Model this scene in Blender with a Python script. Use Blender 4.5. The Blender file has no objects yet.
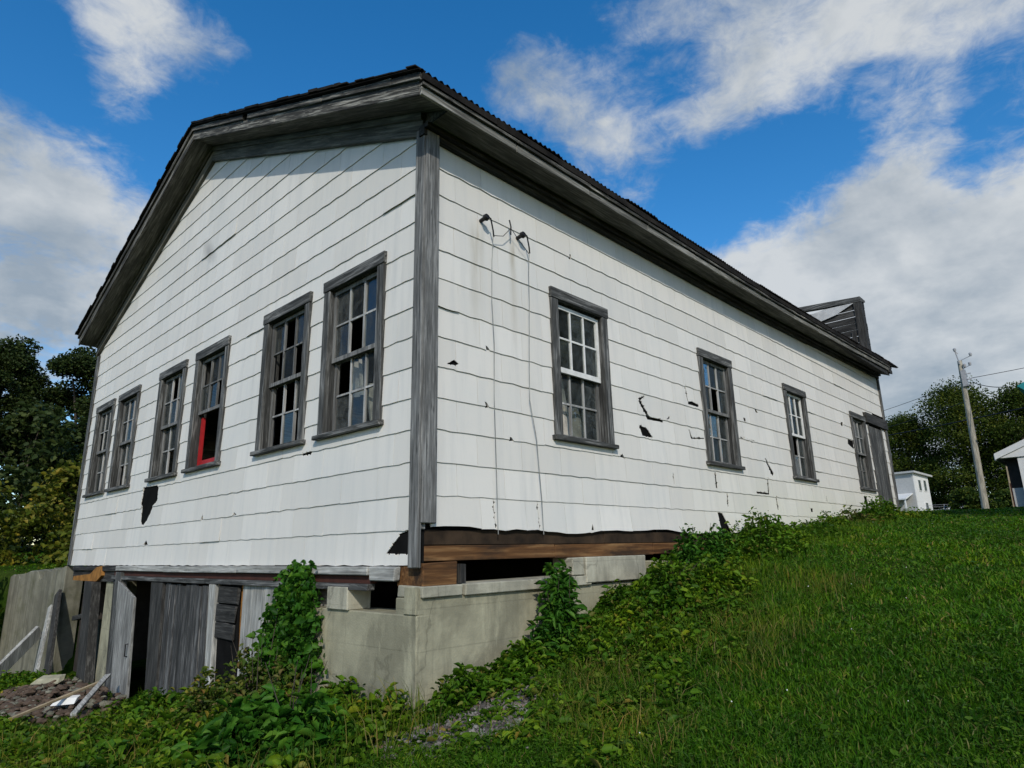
import bpy, bmesh, math, random
import numpy as np
from mathutils import Vector, Matrix

random.seed(7)
rng = np.random.default_rng(11)
SC = bpy.context.scene
COL = SC.collection
RAD = math.radians

# ------------------------------------------------------------------ world frame
# X runs along the long side wall (away from the camera), Y along the gable wall
# (away to the left), Z up; the origin is the near corner of the building at eye level.
W = 10.9          # gable width
L = 14.95         # side length
RIDGE_Y = 5.5
CAM = np.array([-3.4655, -4.3717, 0.0038])


def soffit_z(y):
    """underside of the eave / rake at the given y"""
    r = 4.04 + 0.42 * (y + 0.34)
    top = 4.04 + 0.42 * (RIDGE_Y + 0.34)
    return r if y <= RIDGE_Y else top - 0.385 * (y - RIDGE_Y)


def eave_lift(x):
    """the old eave has risen a little toward the far end"""
    return 0.20 * min(1.0, max(0.0, (x - 6.5) / 8.0)) ** 1.3


# ------------------------------------------------------------------ objects
def tag(o, label=None, cat=None, group=None, kind=None):
    if label: o['label'] = label
    if cat: o['category'] = cat
    if group: o['group'] = group
    if kind: o['kind'] = kind
    return o


def empty(name, loc=(0, 0, 0), rz=0):
    o = bpy.data.objects.new(name, None)
    COL.objects.link(o)
    o.location = loc
    o.rotation_euler = (0, 0, rz)
    o.empty_display_size = 0.3
    return o


def link(name, me, mats, parent=None, loc=None):
    o = bpy.data.objects.new(name, me)
    COL.objects.link(o)
    for m in (mats if isinstance(mats, (list, tuple)) else [mats]):
        me.materials.append(m)
    if parent: o.parent = parent
    if loc is not None: o.location = loc
    return o


class MB:
    """collects simple solids and links them as ONE mesh object"""
    def __init__(self, off=(0, 0, 0)):
        self.v, self.f, self.m = [], [], []
        self.tones, self.tone = [], 0.5
        self.off = Vector(off)

    def add(self, vs, fs, mi=0):
        b = len(self.v)
        self.v += [Vector(p) - self.off for p in vs]
        self.f += [tuple(b + i for i in f) for f in fs]
        self.m += [mi] * len(fs); self.tones += [self.tone] * len(fs)

    def hexa(self, p, mi=0):
        """eight corners: bottom ring 0-3, top ring 4-7"""
        self.add(p, [(3, 2, 1, 0), (4, 5, 6, 7), (0, 1, 5, 4), (1, 2, 6, 5), (2, 3, 7, 6), (3, 0, 4, 7)], mi)

    def box(self, a, b, mi=0, j=0.0):
        x0, y0, z0 = a; x1, y1, z1 = b
        p = [(x0, y0, z0), (x1, y0, z0), (x1, y1, z0), (x0, y1, z0), (x0, y0, z1), (x1, y0, z1), (x1, y1, z1), (x0, y1, z1)]
        if j: p = [tuple(c + random.uniform(-j, j) for c in q) for q in p]
        self.hexa(p, mi)

    def beam(self, a, b, w, t, mi=0, up=(0, 0, 1), j=0.0):
        """board from a to b, w wide across 'side', t thick along 'up'"""
        a, b = Vector(a), Vector(b)
        d = (b - a).normalized(); up = Vector(up)
        s = d.cross(up)
        if s.length < 1e-4: s = d.cross(Vector((1, 0, 0)))
        s.normalize(); u = s.cross(d).normalized()
        p = []
        for q in (a, b):
            for (i, k) in ((-1, -1), (1, -1), (1, 1), (-1, 1)):
                c = q + s * (w / 2 * i) + u * (t / 2 * k)
                if j: c += Vector([random.uniform(-j, j) for _ in range(3)])
                p.append(c)
        self.hexa(p, mi)

    def prism(self, poly, vec, mi=0):
        n = len(poly); vec = Vector(vec)
        vs = [Vector(p) for p in poly] + [Vector(p) + vec for p in poly]
        fs = [tuple(range(n - 1, -1, -1)), tuple(range(n, 2 * n))]
        fs += [(i, (i + 1) % n, n + (i + 1) % n, n + i) for i in range(n)]
        self.add(vs, fs, mi)

    def tube(self, path, r, n=8, mi=0):
        path = [Vector(p) for p in path]
        rs = r if isinstance(r, (list, tuple)) else [r] * len(path)
        vs, fs = [], []
        ref = Vector((0.13, 0.31, 0.94))
        for i, p in enumerate(path):
            d = (path[min(i + 1, len(path) - 1)] - path[max(i - 1, 0)]).normalized()
            s = d.cross(ref)
            if s.length < 0.1: s = d.cross(Vector((1, 0, 0)))
            s.normalize(); u = s.cross(d)
            for k in range(n):
                a = 2 * math.pi * k / n
                vs.append(p + s * (math.cos(a) * rs[i]) + u * (math.sin(a) * rs[i]))
        for i in range(len(path) - 1):
            for k in range(n):
                fs.append((i * n + k, i * n + (k + 1) % n, (i + 1) * n + (k + 1) % n, (i + 1) * n + k))
        fs.append(tuple(range(n - 1, -1, -1)))
        fs.append(tuple((len(path) - 1) * n + k for k in range(n)))
        self.add(vs, fs, mi)

    def rock(self, c, s, seed, mi=0):
        r = random.Random(seed)
        t = (1 + 5 ** .5) / 2
        base = [(-1, t, 0), (1, t, 0), (-1, -t, 0), (1, -t, 0), (0, -1, t), (0, 1, t), (0, -1, -t), (0, 1, -t), (t, 0, -1), (t, 0, 1), (-t, 0, -1), (-t, 0, 1)]
        fs = [(0, 11, 5), (0, 5, 1), (0, 1, 7), (0, 7, 10), (0, 10, 11), (1, 5, 9), (5, 11, 4), (11, 10, 2), (10, 7, 6), (7, 1, 8), (3, 9, 4), (3, 4, 2), (3, 2, 6), (3, 6, 8), (3, 8, 9), (4, 9, 5), (2, 4, 11), (6, 2, 10), (8, 6, 7), (9, 8, 1)]
        vs = []
        for b in base:
            q = Vector(b).normalized() * r.uniform(0.7, 1.1)
            vs.append((c[0] + q.x * s[0], c[1] + q.y * s[1], c[2] + q.z * s[2]))
        self.add(vs, fs, mi)

    def lift(self):
        for q in self.v: q.z += eave_lift(q.x)
        return self

    def build(self, name, mats, parent=None, bevel=0.0, smooth=False, loc=None):
        me = bpy.data.meshes.new(name)
        me.from_pydata([tuple(p) for p in self.v], [], self.f)
        if any(self.m): me.polygons.foreach_set('material_index', self.m)
        me.update()
        bm = bmesh.new(); bm.from_mesh(me)
        bmesh.ops.recalc_face_normals(bm, faces=bm.faces)
        bm.to_mesh(me); bm.free()
        if any(t_ != 0.5 for t_ in self.tones):      # one tone per shingle, whatever pieces it is broken into
            at = me.attributes.new('tone', 'FLOAT', 'FACE'); at.data.foreach_set('value', self.tones)
        if smooth: me.polygons.foreach_set('use_smooth', [True] * len(me.polygons))
        o = link(name, me, mats, parent, loc)
        if bevel:
            md = o.modifiers.new('Bevel', 'BEVEL'); md.width = bevel; md.segments = 1; md.limit_method = 'ANGLE'
        return o


def mesh_np(name, verts, loops, sizes, mats, parent=None, smooth=False, loc=None):
    """big mesh from numpy arrays"""
    me = bpy.data.meshes.new(name)
    me.vertices.add(len(verts)); me.vertices.foreach_set('co', np.ascontiguousarray(verts, dtype=np.float32).ravel())
    me.loops.add(len(loops)); me.loops.foreach_set('vertex_index', loops.astype(np.int32))
    me.polygons.add(len(sizes))
    st = np.zeros(len(sizes), np.int32); st[1:] = np.cumsum(sizes)[:-1]
    me.polygons.foreach_set('loop_start', st); me.polygons.foreach_set('loop_total', sizes.astype(np.int32))
    if smooth: me.polygons.foreach_set('use_smooth', np.ones(len(sizes), bool))
    me.update(calc_edges=True)
    return link(name, me, mats, parent, loc)


# ------------------------------------------------------------------ materials
class NT:
    def __init__(self, name):
        self.mat = bpy.data.materials.new(name); self.mat.use_nodes = True
        self.t = self.mat.node_tree
        self.b = self.t.nodes['Principled BSDF']
        self.out = self.t.nodes['Material Output']
        self.b.inputs['Roughness'].default_value = 0.85
        self.b.inputs['Specular IOR Level'].default_value = 0.25

    def n(self, kind, **kw):
        x = self.t.nodes.new(kind)
        for k, v in kw.items():
            if k.startswith('i_'): x.inputs[k[2:].replace('_', ' ')].default_value = v
            else: setattr(x, k, v)
        return x

    def l(self, a, b): self.t.links.new(a, b)

    def coord(self, scale=(1, 1, 1), kind='Object', loc=(0, 0, 0)):
        tc = self.n('ShaderNodeTexCoord'); mp = self.n('ShaderNodeMapping')
        mp.inputs['Scale'].default_value = scale; mp.inputs['Location'].default_value = loc
        self.l(tc.outputs[kind], mp.inputs['Vector'])
        return mp.outputs['Vector']

    def noise(self, vec, scale=5, detail=4, rough=0.55, dist=0.0):
        x = self.n('ShaderNodeTexNoise'); x.inputs['Scale'].default_value = scale
        x.inputs['Detail'].default_value = detail; x.inputs['Roughness'].default_value = rough
        x.inputs['Distortion'].default_value = dist
        if vec is not None: self.l(vec, x.inputs['Vector'])
        return x.outputs['Fac']

    def ramp(self, fac, stops):
        r = self.n('ShaderNodeValToRGB'); e = r.color_ramp.elements
        while len(e) < len(stops): e.new(0.5)
        for k, (p, c) in enumerate(stops):
            e[k].position = p
            e[k].color = (c, c, c, 1) if isinstance(c, (int, float)) else tuple(c) + (1,)
        self.l(fac, r.inputs['Fac'])
        return r.outputs['Color']

    def mix(self, a, b, fac, mode='MIX'):
        m = self.n('ShaderNodeMix', data_type='RGBA', blend_type=mode)
        for s, v in ((6, a), (7, b), (0, fac)):
            if isinstance(v, (int, float)): m.inputs[s].default_value = v if s == 0 else (v, v, v, 1)
            elif isinstance(v, tuple): m.inputs[s].default_value = v + (1,)
            else: self.l(v, m.inputs[s])
        return m.outputs[2]

    def math(self, op, a, b=None):
        m = self.n('ShaderNodeMath', operation=op)
        for s, v in ((0, a), (1, b)):
            if v is None: continue
            if isinstance(v, (int, float)): m.inputs[s].default_value = v
            else: self.l(v, m.inputs[s])
        return m.outputs[0]

    def island(self):
        return self.n('ShaderNodeNewGeometry').outputs['Random Per Island']

    def col(self, c):
        if isinstance(c, tuple): self.b.inputs['Base Color'].default_value = c + (1,)
        else: self.l(c, self.b.inputs['Base Color'])
        return self

    def bump(self, h, strength=0.4, dist=0.01):
        b = self.n('ShaderNodeBump'); b.inputs['Strength'].default_value = strength; b.inputs['Distance'].default_value = dist
        self.l(h, b.inputs['Height']); self.l(b.outputs['Normal'], self.b.inputs['Normal'])
        return self

    def set(self, **kw):
        for k, v in kw.items(): self.b.inputs[k.replace('_', ' ')].default_value = v
        return self


def plain(name, c, rough=0.8, var=0.25, scale=6.0):
    m = NT(name); v = m.coord()
    n = m.noise(v, scale, 5, 0.6)
    m.col(m.ramp(n, [(0.3, tuple(x * (1 - var) for x in c)), (0.7, tuple(min(1, x * (1 + var)) for x in c))]))
    m.bump(m.noise(v, scale * 8, 3), 0.2, 0.005)
    m.set(Roughness=rough)
    return m.mat


def wood(name, axis, lo, mid, hi, rough=0.85):
    """weathered board: streaks along one axis, patches of bare and dirty timber"""
    m = NT(name)
    s = {'x': (1.2, 26, 26), 'y': (26, 1.2, 26), 'r': (26, 1.2, 26), 'z': (26, 26, 1.2)}[axis]
    va, vb = m.coord(s), m.coord(tuple(1.0 if k == 1.2 else 5.0 for k in s))
    if axis == 'r':        # grain that follows the two roof slopes
        tcn = m.n('ShaderNodeTexCoord'); sp = m.n('ShaderNodeSeparateXYZ'); m.l(tcn.outputs['Object'], sp.inputs[0])
        zz_ = m.math('ADD', sp.outputs['Z'], m.math('MULTIPLY', m.math('ABSOLUTE', m.math('SUBTRACT', sp.outputs['Y'], RIDGE_Y)), 0.415))
        def warped(k):
            cb = m.n('ShaderNodeCombineXYZ')
            for i_, q_ in enumerate((sp.outputs['X'], sp.outputs['Y'], zz_)): m.l(m.math('MULTIPLY', q_, k[i_]), cb.inputs[i_])
            return cb.outputs[0]
        va, vb = warped((26, 1.2, 26)), warped((5, 1, 5))
    st = m.noise(va, 1.6, 6, 0.68, 0.5)
    pa = m.noise(vb, 1.5, 5, 0.6)
    isl = m.island()
    vo = m.n('ShaderNodeTexVoronoi'); vo.inputs['Scale'].default_value = 2.6; m.l(vb, vo.inputs['Vector'])
    kn = m.ramp(vo.outputs['Distance'], [(0.05, 0.85), (0.13, 0.0)])
    c = m.ramp(st, [(0.34, lo), (0.5, mid), (0.66, hi)])
    fl = m.noise(vb, 3.5, 6, 0.7, 0.8)
    c = m.mix(c, hi, m.ramp(fl, [(0.57, 0.0), (0.70, 0.5)]))
    c = m.mix(c, tuple(x * 0.25 for x in mid), kn)
    c = m.mix(c, tuple(x * 0.45 for x in mid), m.ramp(pa, [(0.42, 0.0), (0.66, 0.75)]))
    c = m.mix(c, m.ramp(isl, [(0, 0.72), (1, 1.15)]), 1.0, 'MULTIPLY')
    m.col(c); m.bump(st, 0.55, 0.006); m.set(Roughness=rough)
    return m.mat


GREY = ((0.014, 0.014, 0.013), (0.062, 0.063, 0.060), (0.24, 0.24, 0.232))
M = {}
for ax in 'xyzr':
    M['wood_' + ax] = wood('weathered_grey_wood_' + ax, ax, *GREY)
    M['dark_' + ax] = wood('dark_stained_wood_' + ax, ax, (0.010, 0.010, 0.009), (0.032, 0.031, 0.029), (0.09, 0.088, 0.082))
    M['trim_' + ax] = wood('flaking_trim_paint_' + ax, ax, (0.035, 0.034, 0.028), (0.095, 0.093, 0.078), (0.20, 0.195, 0.17))
    M['fascia_' + ax] = wood('rotting_fascia_' + ax, ax, (0.014, 0.013, 0.011), (0.050, 0.047, 0.040), (0.36, 0.345, 0.30))
    M['pale_' + ax] = wood('whitewashed_wood_' + ax, ax, (0.13, 0.13, 0.12), (0.30, 0.30, 0.28), (0.48, 0.48, 0.45))


def siding_material():
    m = NT('white_cement_shingle')
    isl = m.n('ShaderNodeAttribute', attribute_name='tone').outputs['Fac']
    v = m.coord()
    st = m.noise(m.coord((7, 7, 0.6)), 1.3, 5, 0.6)
    bl = m.noise(v, 0.9, 5, 0.6)
    fine = m.noise(m.coord((18, 18, 5)), 3.0, 4, 0.6)
    c = m.ramp(isl, [(0, (0.595, 0.575, 0.530)), (1, (0.675, 0.655, 0.610))])
    c = m.mix(c, (0.50, 0.50, 0.48), m.ramp(st, [(0.48, 0.0), (0.76, 0.6)]))
    c = m.mix(c, (0.55, 0.56, 0.54), m.ramp(bl, [(0.48, 0.0), (0.72, 0.45)]))
    c = m.mix(c, (0.42, 0.41, 0.38), m.ramp(fine, [(0.62, 0.0), (0.80, 0.30)]))
    # damp greenish tide mark near the ground at the far end of the side wall
    sep = m.n('ShaderNodeSeparateXYZ'); m.l(v, sep.inputs[0])
    hz = m.math('SUBTRACT', 1.25, sep.outputs['Z'])
    hz = m.math('MULTIPLY', hz, 1.1)
    hx = m.math('MULTIPLY', m.math('SUBTRACT', sep.outputs['X'], 4.0), 0.3)
    hz = m.math('MULTIPLY', m.n('ShaderNodeClamp').outputs[0] if False else hz, 1.0)
    cl1 = m.n('ShaderNodeClamp'); m.l(hz, cl1.inputs[0])
    cl2 = m.n('ShaderNodeClamp'); m.l(hx, cl2.inputs[0])
    tide = m.math('MULTIPLY', m.math('MULTIPLY', cl1.outputs[0], cl2.outputs[0]), m.ramp(bl, [(0.3, 0.35), (0.7, 1.0)]))
    c = m.mix(c, (0.56, 0.56, 0.42), m.math('MULTIPLY', tide, 0.8))
    # a soft dark smudge high on the gable
    d = m.n('ShaderNodeVectorMath', operation='SUBTRACT'); m.l(v, d.inputs[0]); d.inputs[1].default_value = (0, 5.36, 4.6)
    rot = m.n('ShaderNodeVectorRotate', rotation_type='X_AXIS'); rot.inputs['Angle'].default_value = RAD(-42)
    m.l(d.outputs[0], rot.inputs['Vector'])
    sc = m.n('ShaderNodeVectorMath', operation='MULTIPLY'); m.l(rot.outputs[0], sc.inputs[0]); sc.inputs[1].default_value = (0, 2.2, 6.0)
    ln = m.n('ShaderNodeVectorMath', operation='LENGTH'); m.l(sc.outputs[0], ln.inputs[0])
    c = m.mix(c, (0.22, 0.21, 0.20), m.ramp(ln.outputs['Value'], [(0.1, 0.55), (1.0, 0.0)]))
    # brown drip stains below the two insulators
    stx = m.n('ShaderNodeSeparateXYZ'); m.l(v, stx.inputs[0])
    for cx_, w_ in ((0.68, 8.0), (1.22, 12.0)):
        ax_ = m.math('SUBTRACT', 1.0, m.math('MULTIPLY', m.math('ABSOLUTE', m.math('SUBTRACT', stx.outputs['X'], cx_)), w_))
        top_ = m.math('MULTIPLY', m.math('SUBTRACT', 3.28, stx.outputs['Z']), 6.0); bot_ = m.math('MULTIPLY', m.math('SUBTRACT', stx.outputs['Z'], 1.9), 0.9)
        ks = []
        for q_ in (ax_, top_, bot_):
            cl = m.n('ShaderNodeClamp'); m.l(q_, cl.inputs[0]); ks.append(cl.outputs[0])
        k_ = m.math('MULTIPLY', m.math('MULTIPLY', ks[0], ks[1]), m.math('MULTIPLY', ks[2], m.ramp(st, [(0.35, 0.15), (0.6, 0.8)])))
        c = m.mix(c, (0.36, 0.32, 0.24), k_)
    m.col(c); m.bump(m.noise(v, 40, 3), 0.12, 0.004); m.set(Roughness=0.62)
    return m.mat


M['door_white'] = wood('old_white_door_paint', 'z', (0.06, 0.06, 0.056), (0.20, 0.20, 0.19), (0.36, 0.36, 0.34))
M['post_z'] = wood('silvered_post_wood', 'z', (0.035, 0.035, 0.034), (0.135, 0.136, 0.132), (0.27, 0.27, 0.262))
M['door_planks'] = wood('blackened_door_planks', 'z', (0.012, 0.012, 0.012), (0.050, 0.050, 0.049), (0.20, 0.20, 0.195))
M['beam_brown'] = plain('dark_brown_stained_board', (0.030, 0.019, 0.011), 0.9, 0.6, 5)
M['trim_pale_x'] = wood('worn_pale_trim', 'x', (0.04, 0.038, 0.033), (0.16, 0.155, 0.135), (0.36, 0.35, 0.32))
M['siding'] = siding_material()
M['tar'] = plain('black_tar_paper', (0.009, 0.009, 0.009), 1.0)
M['tar'].node_tree.nodes['Principled BSDF'].inputs['Specular IOR Level'].default_value = 0.02
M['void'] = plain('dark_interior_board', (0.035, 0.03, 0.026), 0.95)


def concrete(name, c, stain=0.6, streak=False):
    m = NT(name); v = m.coord()
    big = m.noise(v, 0.9, 6, 0.62, 0.4); mid = m.noise(v, 4.5, 6, 0.65); fine = m.noise(v, 60, 3)
    col = m.ramp(mid, [(0.3, tuple(x * 0.78 for x in c)), (0.7, tuple(x * 1.18 for x in c))])
    col = m.mix(col, tuple(x * 0.42 for x in c), m.ramp(big, [(0.5, 0.0), (0.56, stain * 0.7), (0.75, stain)]))
    if streak:
        st = m.noise(m.coord((5, 5, 0.25)), 1.7, 5, 0.6)
        col = m.mix(col, tuple(x * 0.4 for x in c), m.ramp(st, [(0.45, 0.0), (0.7, 0.8)]))
        mo = m.noise(v, 2.2, 5, 0.6)
        col = m.mix(col, (0.055, 0.06, 0.022), m.ramp(mo, [(0.5, 0.0), (0.72, 0.7)]))
    sp = m.n('ShaderNodeSeparateXYZ'); m.l(v, sp.inputs[0])
    if not streak:
        zl = m.math('FRACT', m.math('ADD', m.math('MULTIPLY', m.math('ADD', sp.outputs['Z'], m.math('MULTIPLY', mid, 0.02)), 3.1), 0.35))
        ln = m.ramp(zl, [(0.0, 0.7), (0.025, 0.0), (0.975, 0.0), (1.0, 0.7)])
        col = m.mix(col, tuple(x * 0.45 for x in c), m.math('MULTIPLY', ln, m.ramp(big, [(0.35, 0.15), (0.6, 0.9)])))
        vo = m.n('ShaderNodeTexVoronoi', feature='DISTANCE_TO_EDGE'); vo.inputs['Scale'].default_value = 0.8
        dv = m.n('ShaderNodeMix', data_type='VECTOR'); dv.inputs[0].default_value = 0.30
        nv = m.n('ShaderNodeTexNoise'); nv.inputs['Scale'].default_value = 3.0; nv.inputs['Detail'].default_value = 5; m.l(v, nv.inputs['Vector'])
        m.l(v, dv.inputs[4]); m.l(nv.outputs['Color'], dv.inputs[5]); m.l(dv.outputs[1], vo.inputs['Vector'])
        col = m.mix(col, tuple(x * 0.3 for x in c), m.ramp(vo.outputs['Distance'], [(0.002, 0.5), (0.006, 0.0)]))
        dr_ = m.noise(m.coord((4, 4, 0.5)), 1.6, 6, 0.65)
        col = m.mix(col, tuple(x * 0.5 for x in c), m.ramp(dr_, [(0.52, 0.0), (0.68, 0.6)]))
        col = m.mix(col, tuple(min(0.6, x * 1.5) for x in c), m.ramp(m.noise(m.coord((3, 3, 0.8), loc=(3, 1, 2)), 1.9, 6, 0.65), [(0.56, 0.0), (0.68, 0.5)]))
    m.col(col); m.bump(m.mix(fine, mid, 0.5), 0.55, 0.012); m.set(Roughness=0.9)
    return m.mat


M['conc'] = concrete('weathered_concrete', (0.30, 0.285, 0.20), 0.62)
M['conc_pale'] = concrete('pale_concrete', (0.36, 0.345, 0.27), 0.5)
M['conc_moss'] = concrete('mossy_streaked_concrete', (0.18, 0.175, 0.135), 0.5, True)


def rust_beam():
    m = NT('brown_stained_beam')
    st = m.noise(m.coord((0.8, 14, 14)), 1.5, 6, 0.65, 0.4); pa = m.noise(m.coord((1.5, 6, 6)), 1.2, 5, 0.6)
    c = m.ramp(st, [(0.3, (0.035, 0.016, 0.007)), (0.52, (0.12, 0.056, 0.020)), (0.72, (0.26, 0.15, 0.065))])
    c = m.mix(c, (0.022, 0.014, 0.009), m.ramp(pa, [(0.48, 0.0), (0.66, 0.85)]))
    m.col(c); m.bump(st, 0.5, 0.006)
    return m.mat


M['rust'] = rust_beam()
M['rust_red'] = plain('red_rusted_steel', (0.055, 0.02, 0.014), 0.8)
M['orange'] = plain('orange_brown_timber', (0.24, 0.11, 0.025), 0.8, 0.5, 8)
M['roof'] = plain('dark_rusted_roof_metal', (0.016, 0.014, 0.012), 0.9, 0.6, 4)
M['roof'].node_tree.nodes['Principled BSDF'].inputs['Specular IOR Level'].default_value = 0.08
M['sash'] = wood('grey_sash_paint', 'z', (0.20, 0.20, 0.195), (0.38, 0.38, 0.37), (0.50, 0.50, 0.48))
M['sash_dark'] = wood('bare_sash_wood', 'z', (0.05, 0.05, 0.048), (0.15, 0.15, 0.145), (0.26, 0.26, 0.25))
M['sash_white'] = plain('white_sash_paint', (0.62, 0.62, 0.60), 0.6, 0.15, 9)
M['red'] = plain('red_painted_wood', (0.33, 0.014, 0.016), 0.55, 0.2)
M['white'] = plain('white_house_paint', (0.62, 0.62, 0.60), 0.6, 0.06)
M['greywall'] = plain('pale_grey_siding', (0.42, 0.42, 0.41), 0.7, 0.08)
M['blackr'] = plain('black_rubber', (0.012, 0.012, 0.013), 0.5)
M['teal'] = plain('teal_metal_roof', (0.02, 0.20, 0.21), 0.45, 0.1)
M['tin'] = plain('dull_grey_tin', (0.30, 0.30, 0.31), 0.5, 0.2)
M['tin_pale'] = plain('pale_weathered_tin', (0.46, 0.46, 0.45), 0.6, 0.2)
M['brick'] = plain('broken_red_brick', (0.080, 0.056, 0.040), 0.9, 0.5, 9)
M['rag'] = plain('pale_cloth', (0.42, 0.40, 0.36), 0.9, 0.3)
M['pole'] = wood('utility_pole_wood', 'z', (0.18, 0.165, 0.13), (0.33, 0.30, 0.235), (0.46, 0.43, 0.36))
M['bark'] = plain('dark_bark', (0.055, 0.045, 0.035), 0.95, 0.4, 10)
M['tan'] = plain('tan_painted_wood', (0.34, 0.27, 0.17), 0.8)


def glass(name, dirt, dirt_col, refl):
    m = NT(name)
    t = m.t; t.nodes.remove(m.b)
    isl = m.island()
    v = m.coord((1, 1, 1))
    bmp = m.n('ShaderNodeBump'); bmp.inputs['Strength'].default_value = 0.35; bmp.inputs['Distance'].default_value = 0.02
    m.l(m.noise(v, 5, 2), bmp.inputs['Height'])
    gl = m.n('ShaderNodeBsdfGlossy'); gl.inputs['Roughness'].default_value = 0.04; gl.inputs['Color'].default_value = (0.9, 0.93, 0.95, 1)
    m.l(bmp.outputs[0], gl.inputs['Normal'])
    tr = m.n('ShaderNodeBsdfTransparent'); tr.inputs['Color'].default_value = (0.82, 0.86, 0.84, 1)
    fr = m.n('ShaderNodeFresnel'); fr.inputs['IOR'].default_value = 1.52
    m.l(bmp.outputs[0], fr.inputs['Normal'])
    m1 = m.n('ShaderNodeMixShader')
    m.l(m.math('MULTIPLY', fr.outputs[0], m.ramp(isl, [(0.0, refl), (0.5, refl * 0.45), (1.0, refl * 0.2)])), m1.inputs[0]); m.l(tr.outputs[0], m1.inputs[1]); m.l(gl.outputs[0], m1.inputs[2])
    df = m.n('ShaderNodeBsdfDiffuse'); df.inputs['Color'].default_value = dirt_col + (1,)
    m2 = m.n('ShaderNodeMixShader')
    n = m.noise(v, 9, 6, 0.7, 0.6)
    f = m.math('MULTIPLY', m.ramp(n, [(0.35, 0.25), (0.65, 1.0)]), m.math('MULTIPLY', m.ramp(isl, [(0.1, 0.15), (0.9, 1.0)]), dirt))
    m.l(f, m2.inputs[0]); m.l(m1.outputs[0], m2.inputs[1]); m.l(df.outputs[0], m2.inputs[2])
    m.l(m2.outputs[0], m.out.inputs['Surface'])
    return m.mat


M['glass'] = glass('old_window_glass', 0.62, (0.10, 0.115, 0.115), 0.75)
M['glass_dim'] = glass('grimy_window_glass', 0.80, (0.080, 0.085, 0.082), 0.20)


def foliage(name, stops, trans=0.3, patch=0.0, rough=0.5):
    m = NT(name)
    isl = m.island()
    c = m.ramp(isl, stops)
    if patch:
        n = m.noise(m.coord(), patch, 4, 0.6)
        c = m.mix(c, m.ramp(n, [(0.3, (0.55, 0.62, 0.55)), (0.48, (1.0, 1.0, 1.0)), (0.68, (1.6, 1.22, 0.9))]), 1.0, 'MULTIPLY')
        n2 = m.noise(m.coord(), patch * 6.5, 4, 0.6)
        c = m.mix(c, m.ramp(n2, [(0.33, (0.62, 0.70, 0.7)), (0.5, (1.0, 1.0, 1.0)), (0.64, (1.40, 1.18, 1.0))]), 1.0, 'MULTIPLY')
    m.col(c); m.set(Roughness=rough); m.b.inputs['Specular IOR Level'].default_value = 0.12
    tl = m.n('ShaderNodeBsdfTranslucent'); m.l(c, tl.inputs['Color'])
    mx = m.n('ShaderNodeMixShader'); mx.inputs[0].default_value = trans
    m.l(m.b.outputs[0], mx.inputs[1]); m.l(tl.outputs[0], mx.inputs[2]); m.l(mx.outputs[0], m.out.inputs['Surface'])
    return m.mat


M['grass'] = foliage('lawn_grass', [(0.0, (0.022, 0.074, 0.003)), (0.6, (0.048, 0.145, 0.005)), (0.90, (0.095, 0.180, 0.011)), (0.99, (0.18, 0.16, 0.055))], 0.35, 0.42)
M['clover'] = foliage('clover_leaves', [(0.0, (0.030, 0.080, 0.004)), (0.8, (0.065, 0.145, 0.009)), (1.0, (0.11, 0.17, 0.015))], 0.3, 0.8)
M['weed'] = foliage('weed_leaves', [(0.0, (0.024, 0.068, 0.004)), (0.55, (0.060, 0.150, 0.008)), (0.92, (0.11, 0.200, 0.014)), (0.995, (0.16, 0.15, 0.035))], 0.35, 1.3)
M['weed_dry'] = foliage('yellowing_weed_leaves', [(0.0, (0.028, 0.06, 0.008)), (0.5, (0.065, 0.11, 0.014)), (0.85, (0.11, 0.125, 0.03)), (1.0, (0.14, 0.09, 0.035))], 0.3, 1.3)
M['vine'] = foliage('vine_leaves', [(0.0, (0.014, 0.060, 0.006)), (0.6, (0.036, 0.125, 0.010)), (1.0, (0.075, 0.175, 0.02))], 0.3, 1.5)
M['tree_dark'] = foliage('dark_tree_leaves', [(0.0, (0.013, 0.024, 0.006)), (0.7, (0.030, 0.048, 0.011)), (1.0, (0.06, 0.078, 0.020))], 0.2)
M['tree_mid'] = foliage('green_tree_leaves', [(0.0, (0.020, 0.040, 0.006)), (0.6, (0.046, 0.078, 0.010)), (1.0, (0.085, 0.115, 0.018))], 0.35, 0.35)
M['straw'] = foliage('yellowing_grass', [(0.0, (0.035, 0.07, 0.005)), (0.5, (0.075, 0.125, 0.01)), (0.85, (0.14, 0.14, 0.03)), (1.0, (0.22, 0.17, 0.07))], 0.3, 1.0)
M['shrub_yel'] = foliage('yellow_green_shrub_leaves', [(0.0, (0.045, 0.075, 0.008)), (0.6, (0.11, 0.135, 0.016)), (1.0, (0.19, 0.175, 0.03))], 0.3, 0.6)


def ground_material():
    m = NT('turf_soil'); v = m.coord()
    a = m.noise(v, 0.5, 6, 0.6); b = m.noise(v, 9, 6, 0.65); c3 = m.noise(v, 60, 3)
    c = m.ramp(b, [(0.3, (0.010, 0.022, 0.003)), (0.55, (0.026, 0.056, 0.006)), (0.8, (0.055, 0.075, 0.012))])
    c = m.mix(c, (0.06, 0.07, 0.022), m.ramp(a, [(0.5, 0.0), (0.7, 0.6)]))
    m.col(c); m.bump(m.mix(b, c3, 0.5), 0.8, 0.04); m.set(Roughness=1.0); m.b.inputs['Specular IOR Level'].default_value = 0.0
    return m.mat


M['ground'] = ground_material()
M['gravel'] = plain('grey_gravel_bed', (0.13, 0.115, 0.10), 0.95, 0.5, 25)


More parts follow.
